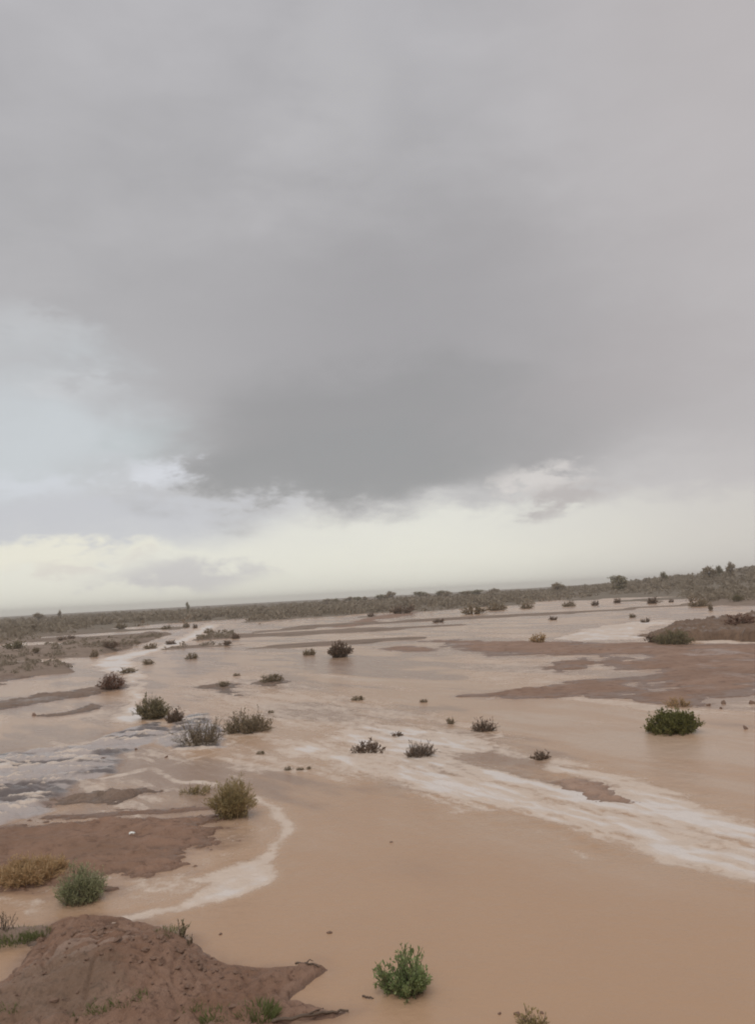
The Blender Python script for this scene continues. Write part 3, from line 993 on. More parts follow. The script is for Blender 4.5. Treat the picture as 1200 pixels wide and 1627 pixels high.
def build_mound():
    root = link('soil_mound', None, loc=(*unproj(200, 1560)[:2], 0))
    props(root, 'dug mound of reddish brown soil with scrape marks in the left foreground', 'soil mound')
    lo, hi = MOUND_POLY.min(0) - 0.35, MOUND_POLY.max(0) + 0.35
    nx = int((hi[0] - lo[0]) / 0.013)
    ny = int((hi[1] - lo[1]) / 0.013)
    nx, ny = min(nx, 460), min(ny, 420)
    X, Y = np.meshgrid(np.linspace(lo[0], hi[0], nx), np.linspace(lo[1], hi[1], ny))
    x, y = X.ravel(), Y.ravel()
    z, d, dry, silt = mound_z(x, y, True)
    Fc = grid_faces(ny, nx)
    keep = (z[Fc] > -0.12).any(1)
    V, Fc, at = compact(np.stack([x, y, np.maximum(z, -0.18)], -1), Fc[keep], dict(dry=dry, silt=silt))
    V = V - np.array([root.location.x, root.location.y, 0])
    link('soil_heap', mesh_np('soil_heap', V, Fc, M_MOUND, at), root)
    protos = [lump_mesh('clod', 200 + i, M_CLOD, 1, 0.22) for i in range(5)]
    rg = np.random.default_rng(5)
    n = 0
    spots = []
    # along the crest and scattered over the near face
    for i in range(90):
        t = rg.uniform(0, len(RIDGE) - 1.01)
        a, b = RIDGE[int(t)], RIDGE[int(t) + 1]
        k = t - int(t)
        spots.append((a[0] + (b[0] - a[0]) * k + rg.normal(0, 0.06), a[1] + (b[1] - a[1]) * k + rg.normal(-0.02, 0.07), rg.uniform(0.010, 0.030)))
    for i in range(230):
        p = unproj(rg.uniform(20, 500), rg.uniform(1480, 1640), 0.15)
        spots.append((p[0], p[1], rg.uniform(0.006, 0.015) * (2.0 if rg.random() < 0.12 else 1)))
    for (x0, y0, s) in spots:
        zz, dd = mound_z(np.array([x0]), np.array([y0]))
        if dd[0] < 0.06:
            continue
        o = link('clod', protos[n % 5], root)
        o.location = (x0 - root.location.x, y0 - root.location.y, float(zz[0]) + s * 0.15)
        o.rotation_euler = (rg.uniform(-0.4, 0.4), rg.uniform(-0.4, 0.4), rg.uniform(0, 6.28))
        o.scale = (s * rg.uniform(0.9, 1.6), s, s * rg.uniform(0.7, 1.1))
        n += 1


build_mound()


# ------------------------------------------------------------------ shrubs
def tube_batch(P, Rad, sides=3):
    """P: (N,K,3) polylines, Rad: (N,K); returns verts, quads"""
    N, K, _ = P.shape
    T = np.gradient(P, axis=1)
    T /= np.linalg.norm(T, axis=2, keepdims=True) + 1e-9
    ref = np.where(np.abs(T[..., 2:3]) > 0.9, np.array([1.0, 0, 0]), np.array([0, 0, 1.0]))
    A = np.cross(T, ref)
    A /= np.linalg.norm(A, axis=2, keepdims=True) + 1e-9
    B = np.cross(T, A)
    th = np.arange(sides) * 2 * math.pi / sides
    V = P[:, :, None, :] + Rad[:, :, None, None] * (A[:, :, None, :] * np.cos(th)[None, None, :, None] + B[:, :, None, :] * np.sin(th)[None, None, :, None])
    idx = np.arange(N * K * sides).reshape(N, K, sides)
    a = idx[:, :-1, :]
    b = np.roll(a, -1, axis=2)
    c = idx[:, 1:, :]
    d = np.roll(c, -1, axis=2)
    return V.reshape(-1, 3), np.stack([a, b, d, c], -1).reshape(-1, 4)


def shrub_meshes(seed, w, h, n_stem, n_leaf, leaf_l, leaf_w, m_leaf, m_stem, upright=0.5, stem_r=0.004, base=0.30, ragged=0.3, hollow=0.02, flat=1.0):
    rg = np.random.default_rng(seed)
    ph = rg.uniform(0, 2 * math.pi, n_stem)
    th = np.arccos(rg.uniform(math.cos(math.radians(86)), 1, n_stem)) * (1 - 0.25 * upright)
    lobes = 1 + ragged * np.sin(ph * 3 + rg.uniform(0, 6)) * 0.5 + rg.uniform(-ragged, ragged * 0.4, n_stem)
    end = np.stack([np.sin(th) * np.cos(ph) * w / 2, np.sin(th) * np.sin(ph) * w / 2 * flat, np.cos(th) * h], -1) * lobes[:, None]
    end[:, 2] = np.maximum(end[:, 2], h * 0.08)
    p0 = np.stack([np.cos(ph), np.sin(ph) * flat, np.zeros(n_stem)], -1) * (rg.uniform(0, base, n_stem) * w)[:, None]
    p0[:, 2] = -0.06
    mid = p0 * 0.5 + end * 0.5
    mid[:, 2] += upright * 0.22 * h * (1 + rg.normal(0, 0.3, n_stem))
    mid[:, :2] *= (1 - 0.25 * upright)
    t = np.linspace(0, 1, 6)[None, :, None]
    P = p0[:, None] * (1 - t) ** 2 + mid[:, None] * 2 * t * (1 - t) + end[:, None] * t ** 2
    P[:, 1:-1] += rg.normal(0, 0.012 * w, P[:, 1:-1].shape)
    Rd = stem_r * np.linspace(1, 0.3, 6)[None, :] * rg.uniform(0.7, 1.3, (n_stem, 1))
    V1, F1 = tube_batch(P, Rd)
    # side twigs
    nt = n_stem * 3
    si = rg.integers(0, n_stem, nt)
    tt = rg.uniform(0.3, 0.95, nt)
    seg = np.minimum((tt * 5).astype(int), 4)
    fr = (tt * 5 - seg)[:, None]
    q0 = P[si, seg] * (1 - fr) + P[si, seg + 1] * fr
    tg = P[si, seg + 1] - P[si, seg]
    tg /= np.linalg.norm(tg, axis=1, keepdims=True)
    dr = tg + rg.normal(0, 0.55, (nt, 3))
    dr /= np.linalg.norm(dr, axis=1, keepdims=True)
    L = rg.uniform(0.08, 0.24, (nt, 1)) * (w + h) * 0.5
    q1 = q0 + dr * L * 0.55 + np.array([0, 0, 0.02]) * h
    q2 = q0 + dr * L + np.array([0, 0, 0.06]) * h
    Q = np.stack([q0, q1, q2], 1)
    Rq = stem_r * 0.5 * np.array([1, 0.8, 0.4])[None, :] * np.ones((nt, 1))
    V2, F2 = tube_batch(Q, Rq)
    stems = mesh_np('stems', np.concatenate([V1, V2]), np.concatenate([F1, F2 + len(V1)]), m_stem)
    # leaves
    on_tw = rg.random(n_leaf) < 0.65
    k = rg.integers(0, nt, n_leaf)
    f = rg.random((n_leaf, 1))
    pt = np.where(f < 0.5, q0[k] + (q1[k] - q0[k]) * f * 2, q1[k] + (q2[k] - q1[k]) * (f * 2 - 1))
    ks = rg.integers(0, n_stem, n_leaf)
    ts = np.clip(rg.uniform(hollow, 1.0, n_leaf), 0, 0.999) * 5
    sg = ts.astype(int)
    fs = (ts - sg)[:, None]
    ps = P[ks, sg] * (1 - fs) + P[ks, sg + 1] * fs
    c = np.where(on_tw[:, None], pt, ps) + rg.normal(0, 0.012 * w, (n_leaf, 3))
    ax = np.where(on_tw[:, None], dr[k], P[ks, sg + 1] - P[ks, sg])
    ax /= np.linalg.norm(ax, axis=1, keepdims=True) + 1e-9
    ax = ax + rg.normal(0, 0.5, (n_leaf, 3)) + np.array([0, 0, 0.25])
    ax /= np.linalg.norm(ax, axis=1, keepdims=True)
    sd = np.cross(ax, rg.normal(0, 1, (n_leaf, 3)))
    sd /= np.linalg.norm(sd, axis=1, keepdims=True) + 1e-9
    ll = leaf_l * rg.uniform(0.6, 1.3, (n_leaf, 1))
    lw = leaf_w * rg.uniform(0.7, 1.3, (n_leaf, 1))
    LV = np.stack([c, c + ax * ll * 0.5 + sd * lw * 0.5, c + ax * ll, c + ax * ll * 0.5 - sd * lw * 0.5], 1).reshape(-1, 3)
    LF = np.arange(n_leaf * 4).reshape(-1, 4)
    tint = np.repeat(np.clip(rg.beta(1.6, 2.2, n_leaf) + 0.18 * np.sin(c[:, 0] * 9 / w) * np.cos(c[:, 1] * 7 / w), 0, 1), 4)
    fol = mesh_np('foliage', LV, LF, m_leaf, dict(tint=tint), smooth=False)
    return stems, fol


def hit(px_, py_):
    """first solid or water surface met along the line of sight of a pixel"""
    d = pix_dir(px_, py_)
    p0 = unproj(px_, py_)
    kmax = np.linalg.norm(p0 - np.array([0, 0, CAM_H]))
    t = np.linspace(0.72, 1.0, 160) * kmax
    x, y, zr = d[0] * t, d[1] * t, CAM_H + d[2] * t
    zs = np.maximum(ground_z(x, y), 0.0)
    for bk in BANKS:
        lo, hi = bk['pw'].min(0) - 1, bk['pw'].max(0) + 1
        if ((x > lo[0]) & (x < hi[0]) & (y > lo[1]) & (y < hi[1])).any():
            zs = np.maximum(zs, bank_z(bk, x, y)[0])
    if t[0] < 12:
        zs = np.maximum(zs, mound_z(x, y)[0])
    i = int(np.argmax(zr <= zs + 1e-4))
    return np.array([x[i], y[i], zs[i]])


def place_px(px_, py_, wpx, hpx, back=0.35):
    """base pixel and pixel size -> world location, width, height"""
    p = hit(px_, py_)
    s = px_scale(p)
    w = wpx * s
    r = math.hypot(p[0], p[1])
    k = (r + back * w) / r
    dep = math.atan2(CAM_H, r)
    h = max((hpx * s - 0.45 * w * math.sin(dep)) / math.cos(dep), 0.35 * hpx * s)
    x, y = p[0] * k, p[1] * k
    z = surf_z(x, y)
    if z < 0.01:
        z -= 0.10 * h             # rooted under the flood
        h *= 1.06
    return (x, y, z), w, h


def add_shrub(name, label, cat, px_, py_, wpx, hpx, m_leaf, seed, n_stem=60, n_leaf=1500, ll=0.035, lw=0.014, m_stem=None, group=None, sr=0.004, **kw):
    loc, w, h = place_px(px_, py_, wpx, hpx)
    root = link(name, None, loc=loc)
    props(root, label, cat, group)
    st, fo = shrub_meshes(seed, w, h, n_stem, n_leaf, ll, lw, m_leaf, m_stem or M_STEM, stem_r=sr, **kw)
    link('stems', st, root)
    link('foliage', fo, root).__setitem__('kind', 'stuff')
    return root


S = add_shrub
S('green_shrub', 'fresh green leafy shrub standing alone in the foreground water', 'shrub', 648, 1592, 100, 72, M_GREEN, 1, 95, 4200, 0.032, 0.013, upright=0.6, ragged=0.42)
S('sage_bush', 'feathery sage green bush just behind the soil mound', 'bush', 130, 1440, 78, 64, M_SAGE, 2, 190, 9000, 0.034, 0.006, upright=0.5, ragged=0.2, sr=0.003)
S('olive_bush', 'upright olive brown bush at the tip of the left mud bank', 'bush', 372, 1304, 82, 62, M_OLIVE, 3, 220, 8000, 0.05, 0.008, upright=0.9, ragged=0.25, m_stem=M_STRAWSTEM, sr=0.004)
S('green_dome_bush', 'dense rounded dark green bush in still water on the right', 'bush', 1070, 1168, 88, 38, M_DOME, 4, 150, 8000, 0.05, 0.022, upright=0.3, ragged=0.08, sr=0.005)
S('dry_bush', 'small straw coloured bush on the mud edge behind the green dome bush', 'bush', 1078, 1124, 44, 16, M_TAN, 5, 60, 1100, 0.05, 0.012, upright=0.3, sr=0.004)
S('grey_bush', 'tall grey green bush, upper left of the bush cluster left of centre', 'bush', 243, 1144, 56, 36, M_GBROWN, 6, 140, 6000, 0.055, 0.02, upright=0.6, ragged=0.18, sr=0.005)
S('grey_bush', 'small dark brown bush touching the tall grey green one', 'bush', 279, 1149, 32, 22, M_BROWN, 7, 70, 1800, 0.05, 0.018, upright=0.4, sr=0.004)
S('flood_battered_bush', 'dark twiggy bush with white water breaking against it, front of the cluster', 'bush', 322, 1188, 88, 44, M_DARK, 8, 150, 2600, 0.045, 0.014, upright=0.4, ragged=0.5, sr=0.006)
S('olive_grey_bush', 'wide low grey olive bush at the right end of the bush cluster', 'bush', 396, 1166, 84, 34, M_DARK, 9, 140, 5000, 0.05, 0.018, upright=0.2, ragged=0.3, sr=0.005)
S('bent_shrub', 'flattened dark brown shrub washed over in the centre stream', 'shrub', 586, 1197, 48, 20, M_BROWN, 10, 60, 1100, 0.06, 0.016, upright=0.0, ragged=0.4, sr=0.005)
S('twiggy_shrub', 'dark twiggy shrub in the pale stream right of the flattened shrub', 'shrub', 666, 1206, 62, 24, M_BROWN, 11, 90, 1100, 0.055, 0.012, upright=0.8, ragged=0.45, sr=0.006)
S('twiggy_shrub', 'small dark shrub in midstream, uppermost of the three near the centre', 'shrub', 768, 1164, 46, 20, M_BROWN, 12, 70, 900, 0.055, 0.014, upright=0.7, ragged=0.45, sr=0.006)
S('twiggy_shrub', 'little sprig in the water just left of the uppermost midstream shrub', 'shrub', 715, 1151, 18, 11, M_DARK, 13, 26, 260, 0.05, 0.012, upright=0.7, sr=0.004)
S('drowned_shrub', 'small black clump with frothing water at the edge of the pale stream', 'shrub', 860, 1207, 34, 13, M_BROWN, 14, 50, 700, 0.045, 0.014, upright=0.1, ragged=0.3, sr=0.005)
S('drowned_shrub', 'tiny dark clump in the froth above the flattened shrub', 'shrub', 632, 1170, 18, 8, M_BROWN, 15, 26, 300, 0.05, 0.014, upright=0.1, sr=0.004)
S('lone_dark_bush', 'big square dark bush alone in the far middle of the flood', 'bush', 540, 1045, 42, 25, M_BROWN, 16, 110, 3200, 0.10, 0.035, upright=0.8, ragged=0.15, sr=0.009)
S('lone_dark_bush', 'small dark bush just left of the big square one', 'bush', 493, 1041, 22, 10, M_DARK, 17, 50, 800, 0.09, 0.03, upright=0.4, sr=0.007)
S('rusty_bush', 'reddish brown bush at the tip of the long left silt bar', 'bush', 178, 1096, 40, 24, M_RED, 18, 100, 2800, 0.07, 0.02, upright=0.3, ragged=0.15, sr=0.006)
S('tan_shrub', 'pale straw shrub standing at the back edge of the right mud flat', 'shrub', 857, 1021, 30, 15, M_TAN, 19, 60, 900, 0.09, 0.03, upright=0.5, sr=0.007)
S('bank_bush', 'broad dark green bush at the foot of the far right earth bank', 'bush', 1072, 1024, 66, 22, M_GBROWN, 20, 130, 3600, 0.09, 0.035, upright=0.3, ragged=0.15, sr=0.007)
S('bank_bush', 'low brown bush at the left foot of the far right earth bank', 'bush', 1038, 1021, 24, 11, M_BROWN, 21, 50, 900, 0.08, 0.03, upright=0.2, sr=0.006)
S('straw_bush', 'dry straw coloured bush at the left edge on the mud bank', 'bush', 48, 1409, 114, 34, M_TAN, 22, 190, 8000, 0.05, 0.009, upright=0.2, ragged=0.15, m_stem=M_STRAWSTEM, sr=0.004)
S('low_brown_shrub', 'faint low brown shrub in the water left of the olive bush', 'shrub', 315, 1263, 54, 16, M_OLIVE, 23, 60, 900, 0.045, 0.009, upright=0.1, ragged=0.3, sr=0.004)
S('dry_twig_plant', 'dry thin twiggy plant at the left edge beside the grassy strip', 'plant', 10, 1484, 44, 36, M_DARK, 24, 22, 90, 0.03, 0.007, upright=1.0, ragged=0.5, sr=0.003)
S('ridge_sprig', 'dark green sprig on the right shoulder of the soil mound', 'plant', 288, 1492, 30, 28, M_GBROWN, 25, 14, 130, 0.035, 0.012, upright=0.9, ragged=0.5, sr=0.003)
S('ridge_sprig', 'second smaller sprig on the mound shoulder, lower right of the first', 'plant', 303, 1503, 18, 14, M_DARK, 26, 10, 80, 0.025, 0.010, upright=0.6, ragged=0.5, sr=0.003)
S('edge_shrub', 'top of a brown twiggy shrub at the bottom edge of the view', 'shrub', 846, 1650, 60, 34, M_OLIVE, 27, 50, 700, 0.03, 0.010, upright=0.6, ragged=0.5, sr=0.004)

# small far shrubs: shared prototypes, each copy its own thing with stems and foliage
FARP = []
for i, (mat, up) in enumerate([(M_BROWN, 0.4), (M_DARK, 0.3), (M_GBROWN, 0.4), (M_DARK, 0.6), (M_RED, 0.2), (M_DARK, 0.1)]):
    FARP.append(shrub_meshes(300 + i, 1.0, 0.55, 46, 700, 0.10, 0.045, mat, M_STEM, upright=up, stem_r=0.008, ragged=0.25))
FARSH = [  # x, y(base), width px, height px, prototype, label
    (305, 1047, 24, 10, 1, 'dark low shrub in the water left of the lone dark bushes'),
    (235, 1056, 22, 9, 1, 'small dark shrub on the pale left channel edge'),
    (203, 1070, 32, 9, 3, 'flat grey shrub in the pale left channel above the rusty bush'),
    (361, 1025, 18, 8, 0, 'lower of two small dark shrubs in the upstream channel'),
    (374, 1015, 18, 10, 0, 'upper of two small dark shrubs in the upstream channel'),
    (332, 1006, 20, 8, 1, 'small shrub on the left shore beside the bend of the channel'),
    (272, 1024, 22, 8, 0, 'dark shrub on the left shore, right of the silt bars'),
    (240, 1031, 26, 9, 1, 'wide dark shrub on the left shore silt'),
    (175, 1031, 36, 10, 0, 'widest brown shrub among the left silt bars'),
    (150, 1044, 16, 12, 1, 'small upright shrub at the tip of the left silt bars'),
    (57, 1039, 14, 8, 1, 'little dark shrub in the grey pool at far left'),
    (26, 1031, 40, 10, 2, 'dark shrub mass at the left edge near the scrub'),
    (106, 1018, 28, 8, 0, 'low brown shrub near the left scrub line'),
    (310, 998, 10, 8, 0, 'tiny round dark shrub at the channel bend'),
    (296, 997, 14, 8, 1, 'pale brown shrub left of the channel bend'),
    (265, 1000, 22, 6, 1, 'flat grey shrub at the foot of the left scrub'),
    (192, 998, 22, 8, 1, 'round grey shrub at the foot of the left scrub'),
    (697, 989, 22, 6, 0, 'flat dark shrub in the far water right of centre'),
    (590, 980, 13, 8, 0, 'dark round shrub at the end of the central mud spit'),
    (640, 975, 48, 10, 0, 'long dark shrub thicket on the central mud spit'),
    (752, 976, 50, 14, 3, 'broad brown thicket on the far shore right of centre'),
    (790, 970, 40, 10, 1, 'dark thicket just right of the broad brown one'),
    (879, 985, 14, 7, 0, 'lone small dark shrub far out on the right'),
    (946, 962, 14, 9, 0, 'leftmost dark shrub on the far right shore'),
    (981, 958, 15, 9, 0, 'dark leaning shrub on the far right shore'),
    (1038, 959, 22, 12, 0, 'largest dark round shrub on the far right shore'),
    (905, 964, 24, 9, 1, 'brown shrub where the right shore begins'),
    (837, 967, 27, 9, 1, 'grey brown shrub left of where the right shore begins'),
    (1026, 989, 15, 8, 0, 'dark shrub in the water above the earth bank'),
    (1005, 981, 13, 6, 1, 'faint shrub in the water above the earth bank'),
    (1067, 957, 9, 6, 0, 'tiny dark shrub right of the largest far shore shrub'),
    (1112, 964, 36, 12, 1, 'low wide bush on the right shore'),
    (1130, 970, 9, 12, 3, 'narrow upright shrub on the right shore slope'),
    (1172, 955, 22, 10, 2, 'dark green shrub on the right slope near the frame edge'),
    (570, 1113, 24, 5, 5, 'flat dark clump in open water in the middle'),
    (430, 1133, 12, 5, 5, 'tiny dark tuft in water right of the bush cluster'),
    (415, 1199, 16, 7, 5, 'small dark clump in water below the bush cluster'),
    (376, 1074, 13, 5, 5, 'small flat clump upstream of the bush cluster'),
    (356, 1092, 24, 8, 5, 'brown low shrub on the silt patch upstream of the cluster'),
    (432, 1084, 40, 12, 5, 'low brown shrub on the midstream silt hummock'),
    (673, 1116, 16, 4, 5, 'faint low tuft in smooth water left of the mud flat'),
    (1176, 990, 56, 18, 4, 'reddish brown bush on top of the far right earth bank'),
    (458, 1224, 15, 7, 5, 'leftmost of three tiny tufts in the midstream water'),
    (477, 1224, 14, 5, 5, 'middle of three tiny tufts in the midstream water'),
    (491, 1222, 9, 5, 5, 'rightmost of three tiny tufts in the midstream water'),
]
rg = np.random.default_rng(77)
for (x, y, wpx, hpx, k, lab) in FARSH:
    loc, w, h = place_px(x, y, wpx, hpx)
    root = link('distant_shrub', None, loc=loc)
    root.rotation_euler = (0, 0, rg.uniform(0, 6.28))
    root.scale = (w, w * 0.9, max(h, 0.3 * w) / 0.55)
    props(root, lab, 'shrub', 'shrubs scattered over the flooded flat')
    link('stems', FARP[k][0], root)
    link('foliage', FARP[k][1], root)['kind'] = 'stuff'


# ------------------------------------------------------------------ grass tufts on the mound and the bank strip
def tuft_mesh(seed, rad, h, n):
    rg = np.random.default_rng(seed)
    a = rg.uniform(0, 6.28, n)
    r = rad * np.sqrt(rg.random(n))
    b = np.stack([np.cos(a) * r, np.sin(a) * r, np.full(n, -0.01)], -1)
    d = np.stack([np.cos(a) * 0.4, np.sin(a) * 0.4, np.ones(n)], -1) + rg.normal(0, 0.35, (n, 3)) * np.array([1, 1, 0.2])
    d /= np.linalg.norm(d, axis=1, keepdims=True)
    L = h * rg.uniform(0.5, 1.2, (n, 1))
    s = np.cross(d, rg.normal(0, 1, (n, 3)))
    s /= np.linalg.norm(s, axis=1, keepdims=True)
    wv = 0.0035
    tip = b + d * L
    tip[:, 2] -= 0.25 * L[:, 0] * rg.random(n)
    V = np.stack([b - s * wv, b + s * wv, b + d * L * 0.55 + s * wv * 0.7, tip], 1).reshape(-1, 3)
    F = np.arange(n * 4).reshape(-1, 4)
    return mesh_np('grass_tuft', V, F, M_GRASS, dict(tint=np.repeat(rg.random(n), 4)), smooth=False)


def tuft(px_, py_, wpx, hpx, n, label, seed):
    p = hit(px_, py_)
    z = p[2]
    s = px_scale(p)
    o = link('grass_tuft', tuft_mesh(seed, wpx * s / 2, hpx * s, n), loc=(p[0], p[1], z))
    props(o, label, 'grass', 'grass tufts on the soil mound and bank strip')


tuft(412, 1612, 60, 22, 420, 'bright green grass patch near the right foot of the soil mound', 401)
tuft(345, 1618, 60, 16, 220, 'thin green grass patch at the bottom of the mound, left of the brightest patch', 402)
tuft(262, 1484, 50, 10, 160, 'green grass fringe on the right shoulder of the mound', 403)
tuft(206, 1585, 60, 10, 120, 'sparse grass in the middle of the mound face', 404)
tuft(115, 1612, 60, 12, 150, 'sparse dull grass low on the left of the mound', 405)
tuft(25, 1492, 70, 14, 420, 'dull green grass along the bank strip at the left edge', 406)
tuft(58, 1486, 40, 12, 220, 'dull green grass where the bank strip meets the mound', 407)
tuft(300, 1600, 50, 10, 120, 'thin scattered grass on the mound face above the bottom edge, right of centre', 409)
tuft(160, 1600, 44, 11, 120, 'dull grass clump at the bottom of the mound, between the sparse patches', 410)
tuft(20, 1600, 40, 10, 90, 'thin dry grass at the lower left corner of the mound', 408)


# ------------------------------------------------------------------ driftwood, clods in the water, litter
def stick(name, label, pts, r, mat=M_DRIFT, side=None, cat='driftwood', group=None):
    """pts: list of (px, py, z)"""
    W3 = [unproj(x, y, z) for x, y, z in pts]
    o0 = W3[0].copy()
    root = link(name, None, loc=tuple(o0))
    props(root, label, cat, group)

    def tube(nm, ps, r0, r1, par):
        ps = np.array(ps) - o0
        t = np.linspace(0, len(ps) - 1, len(ps) * 4)
        P = np.stack([np.interp(t, np.arange(len(ps)), ps[:, i]) for i in range(3)], -1)
        P[1:-1] += np.random.default_rng(len(P)).normal(0, r0 * 0.35, P[1:-1].shape)
        V, F = tube_batch(P[None], np.linspace(r0, r1, len(P))[None], 6)
        link(nm, mesh_np(nm, V, F, mat), par)
    tube('branch', W3, r, r * 0.5, root)
    for sd in side or []:
        tube('twig', [unproj(*p) for p in sd], r * 0.55, r * 0.25, root)


stick('driftwood_branch', 'curled dead branch lying on the right tip of the soil mound', [(470, 1530, 0.05), (486, 1530, 0.08), (500, 1531, 0.07), (512, 1540, 0.02)], 0.010,
      side=[[(486, 1530, 0.08), (492, 1524, 0.10), (498, 1526, 0.09)], [(484, 1530, 0.08), (480, 1537, 0.05), (478, 1541, 0.04)]])
stick('driftwood_branch', 'long dark stick along the lower right foot of the soil mound', [(432, 1622, 0.05), (480, 1614, 0.055), (520, 1607, 0.035), (554, 1605, 0.015)], 0.014,
      side=[[(480, 1614, 0.055), (500, 1606, 0.06), (514, 1601, 0.03)]])
stick('floating_twig', 'small twig afloat left of the green foreground shrub', [(576, 1582, 0.004), (588, 1584, 0.012), (594, 1585, 0.004)], 0.008)

CL = [lump_mesh('mud_clod', 500 + i, M_CLOD, 1, 0.25) for i in range(3)]


def clod_at(px_, py_, wpx, hpx, label, k, name='mud_clod', mat=None, group='mud clods lying in the flood water'):
    p = unproj(px_, py_)
    s = px_scale(p)
    z = surf_z(p[0], p[1])
    o = link(name, CL[k % 3], loc=(p[0], p[1], z + 0.1 * hpx * s))
    o.scale = (wpx * s * 0.42, wpx * s * 0.34, max(hpx * s * 0.75, 0.010))
    o.rotation_euler = (0.1 * k, 0.05 * k, 1.3 * k)
    props(o, label, 'clod', group)


for i, (x, y, w, h, lab) in enumerate([
    (524, 1482, 12, 5, 'small dark clod alone in the smooth foreground water'),
    (351, 1484, 9, 4, 'faint small clod in water right of the mound shoulder'),
    (822, 1611, 13, 8, 'dark clod near the bottom edge right of the green shrub'),
    (794, 1610, 8, 4, 'tiny clod left of the dark one at the bottom edge'),
    (861, 1609, 9, 4, 'tiny clod right of the dark one at the bottom edge'),
    (622, 1338, 7, 3, 'tiny dark speck of mud in the centre water'),
    (217, 1191, 12, 4, 'dark clod at the right end of the white rapids'),
    (164, 1206, 13, 4, 'dark clod in the middle of the white rapids edge'),
    (264, 1203, 9, 4, 'small clod between the rapids and the bush cluster'),
    (54, 1137, 13, 5, 'dark clod at the left end of the short silt bar'),
    (1186, 1158, 16, 3, 'thin dark clod in water right of the green dome bush'),
    (66, 1499, 16, 9, 'dark round clod at the left foot of the soil mound'),
    (1126, 1121, 10, 5, 'mud lump in shallow water at the right mud flat, left one'),
    (1150, 1118, 14, 7, 'mud lump in shallow water at the right mud flat, biggest one'),
    (1196, 1118, 14, 7, 'mud lump at the right edge of the view beside the mud flat'),
    (1146, 1126, 9, 4, 'mud lump in shallow water at the right mud flat, lowest one'),
]):
    clod_at(x, y, w, h, lab, i)


def build_litter():
    p = unproj(210, 1325)
    p = unproj(210, 1325, surf_z(p[0], p[1]))
    rg = np.random.default_rng(9)
    n = 7
    X, Y = np.meshgrid(np.linspace(-1, 1, n), np.linspace(-1, 1, n))
    z = 0.35 + 0.45 * rg.random((n, n)) - 0.35 * (X ** 2 + Y ** 2) * 0.5
    V = np.stack([X.ravel() * 0.035, Y.ravel() * 0.03, z.ravel() * 0.045], -1)
    V2 = V.copy()
    V2[:, 2] -= 0.004
    F = grid_faces(n, n)
    Fa = np.concatenate([F, F[:, ::-1] + len(V)])
    o = link('litter_scrap', mesh_np('litter_scrap', np.concatenate([V, V2]), Fa, M_WHITE, smooth=False), loc=tuple(p))
    props(o, 'small crumpled white scrap lying on the left mud bank', 'litter')


build_litter()


# ------------------------------------------------------------------ distant scrub (one mass) and trees
def build_far_scrub():
    rg = np.random.default_rng(15)
    n = 26000
    a = rg.uniform(-0.85, 0.85, n)
    rb = np.exp(np.interp(a, SH_A, np.log(SH_R)))
    q = rg.random(n)
    r = rb * (0.80 + 0.28 * rg.random(n)) * np.exp(q * np.log(np.maximum(520 / rb, 1.6)))
    x, y = r * np.sin(a), r * np.cos(a)
    z = ground_z(x, y)
    clump = fbm(x * 0.06, y * 0.035, 4, 141)
    ok = (z > 0.03) & (clump + 0.55 * rg.random(n) > 0.12)
    # also a sprinkling over the left silt bars
    n2 = 5200
    a2 = rg.uniform(-0.60, -0.18, n2)
    r2 = rg.uniform(32, 90, n2)
    x2, y2 = r2 * np.sin(a2), r2 * np.cos(a2)
    z2 = ground_z(x2, y2)
    ok2 = (z2 > 0.02) & (fbm(x2 * 0.25, y2 * 0.25, 3, 143) + 0.4 * rg.random(n2) > 0.15)
    x, y, z, r = [np.concatenate([p[ok], q2[ok2]]) for p, q2 in ((x, x2), (y, y2), (z, z2), (r, r2))]
    n = len(x)
    w = (0.35 + 1.5 * rg.random(n) ** 2.2) * np.clip(r / 90, 0.6, 2.0) * np.where(np.arange(n) >= ok.sum(), 0.55, 1)
    h = w * rg.uniform(0.25, 0.5, n)
    k = 22
    c = np.stack([x, y, z], -1)[:, None, :]
    th = rg.uniform(0, 6.28, (n, k))
    u = rg.random((n, k))
    rad = np.sqrt(rg.random((n, k))) * (1 - u ** 2) ** 0.5
    P = c + np.stack([np.cos(th) * rad * w[:, None] / 2, np.sin(th) * rad * w[:, None] / 2, u * h[:, None]], -1)
    sz = (w * 0.21)[:, None, None] * rg.uniform(0.6, 1.4, (n, k, 1))
    d1 = rg.normal(0, 1, (n, k, 3))
    d1 /= np.linalg.norm(d1, axis=2, keepdims=True)
    d2 = np.cross(d1, rg.normal(0, 1, (n, k, 3)))
    d2 /= np.linalg.norm(d2, axis=2, keepdims=True)
    V = np.stack([P - d1 * sz * 0.6, P + d2 * sz * 0.35, P + d1 * sz * 0.6, P - d2 * sz * 0.35], 2).reshape(-1, 3)
    F = np.arange(n * k * 4).reshape(-1, 4)
    tint = np.repeat(np.clip(rg.random((n, 1)) * 0.8 + rg.random((n, k)) * 0.2, 0, 1).ravel(), 4)
    o = link('far_scrub', mesh_np('far_scrub', V, F, M_FAR, dict(tint=tint), smooth=False))
    props(o, 'grey brown scrub covering the distant plain to the horizon', 'scrub', kind='stuff')


build_far_scrub()


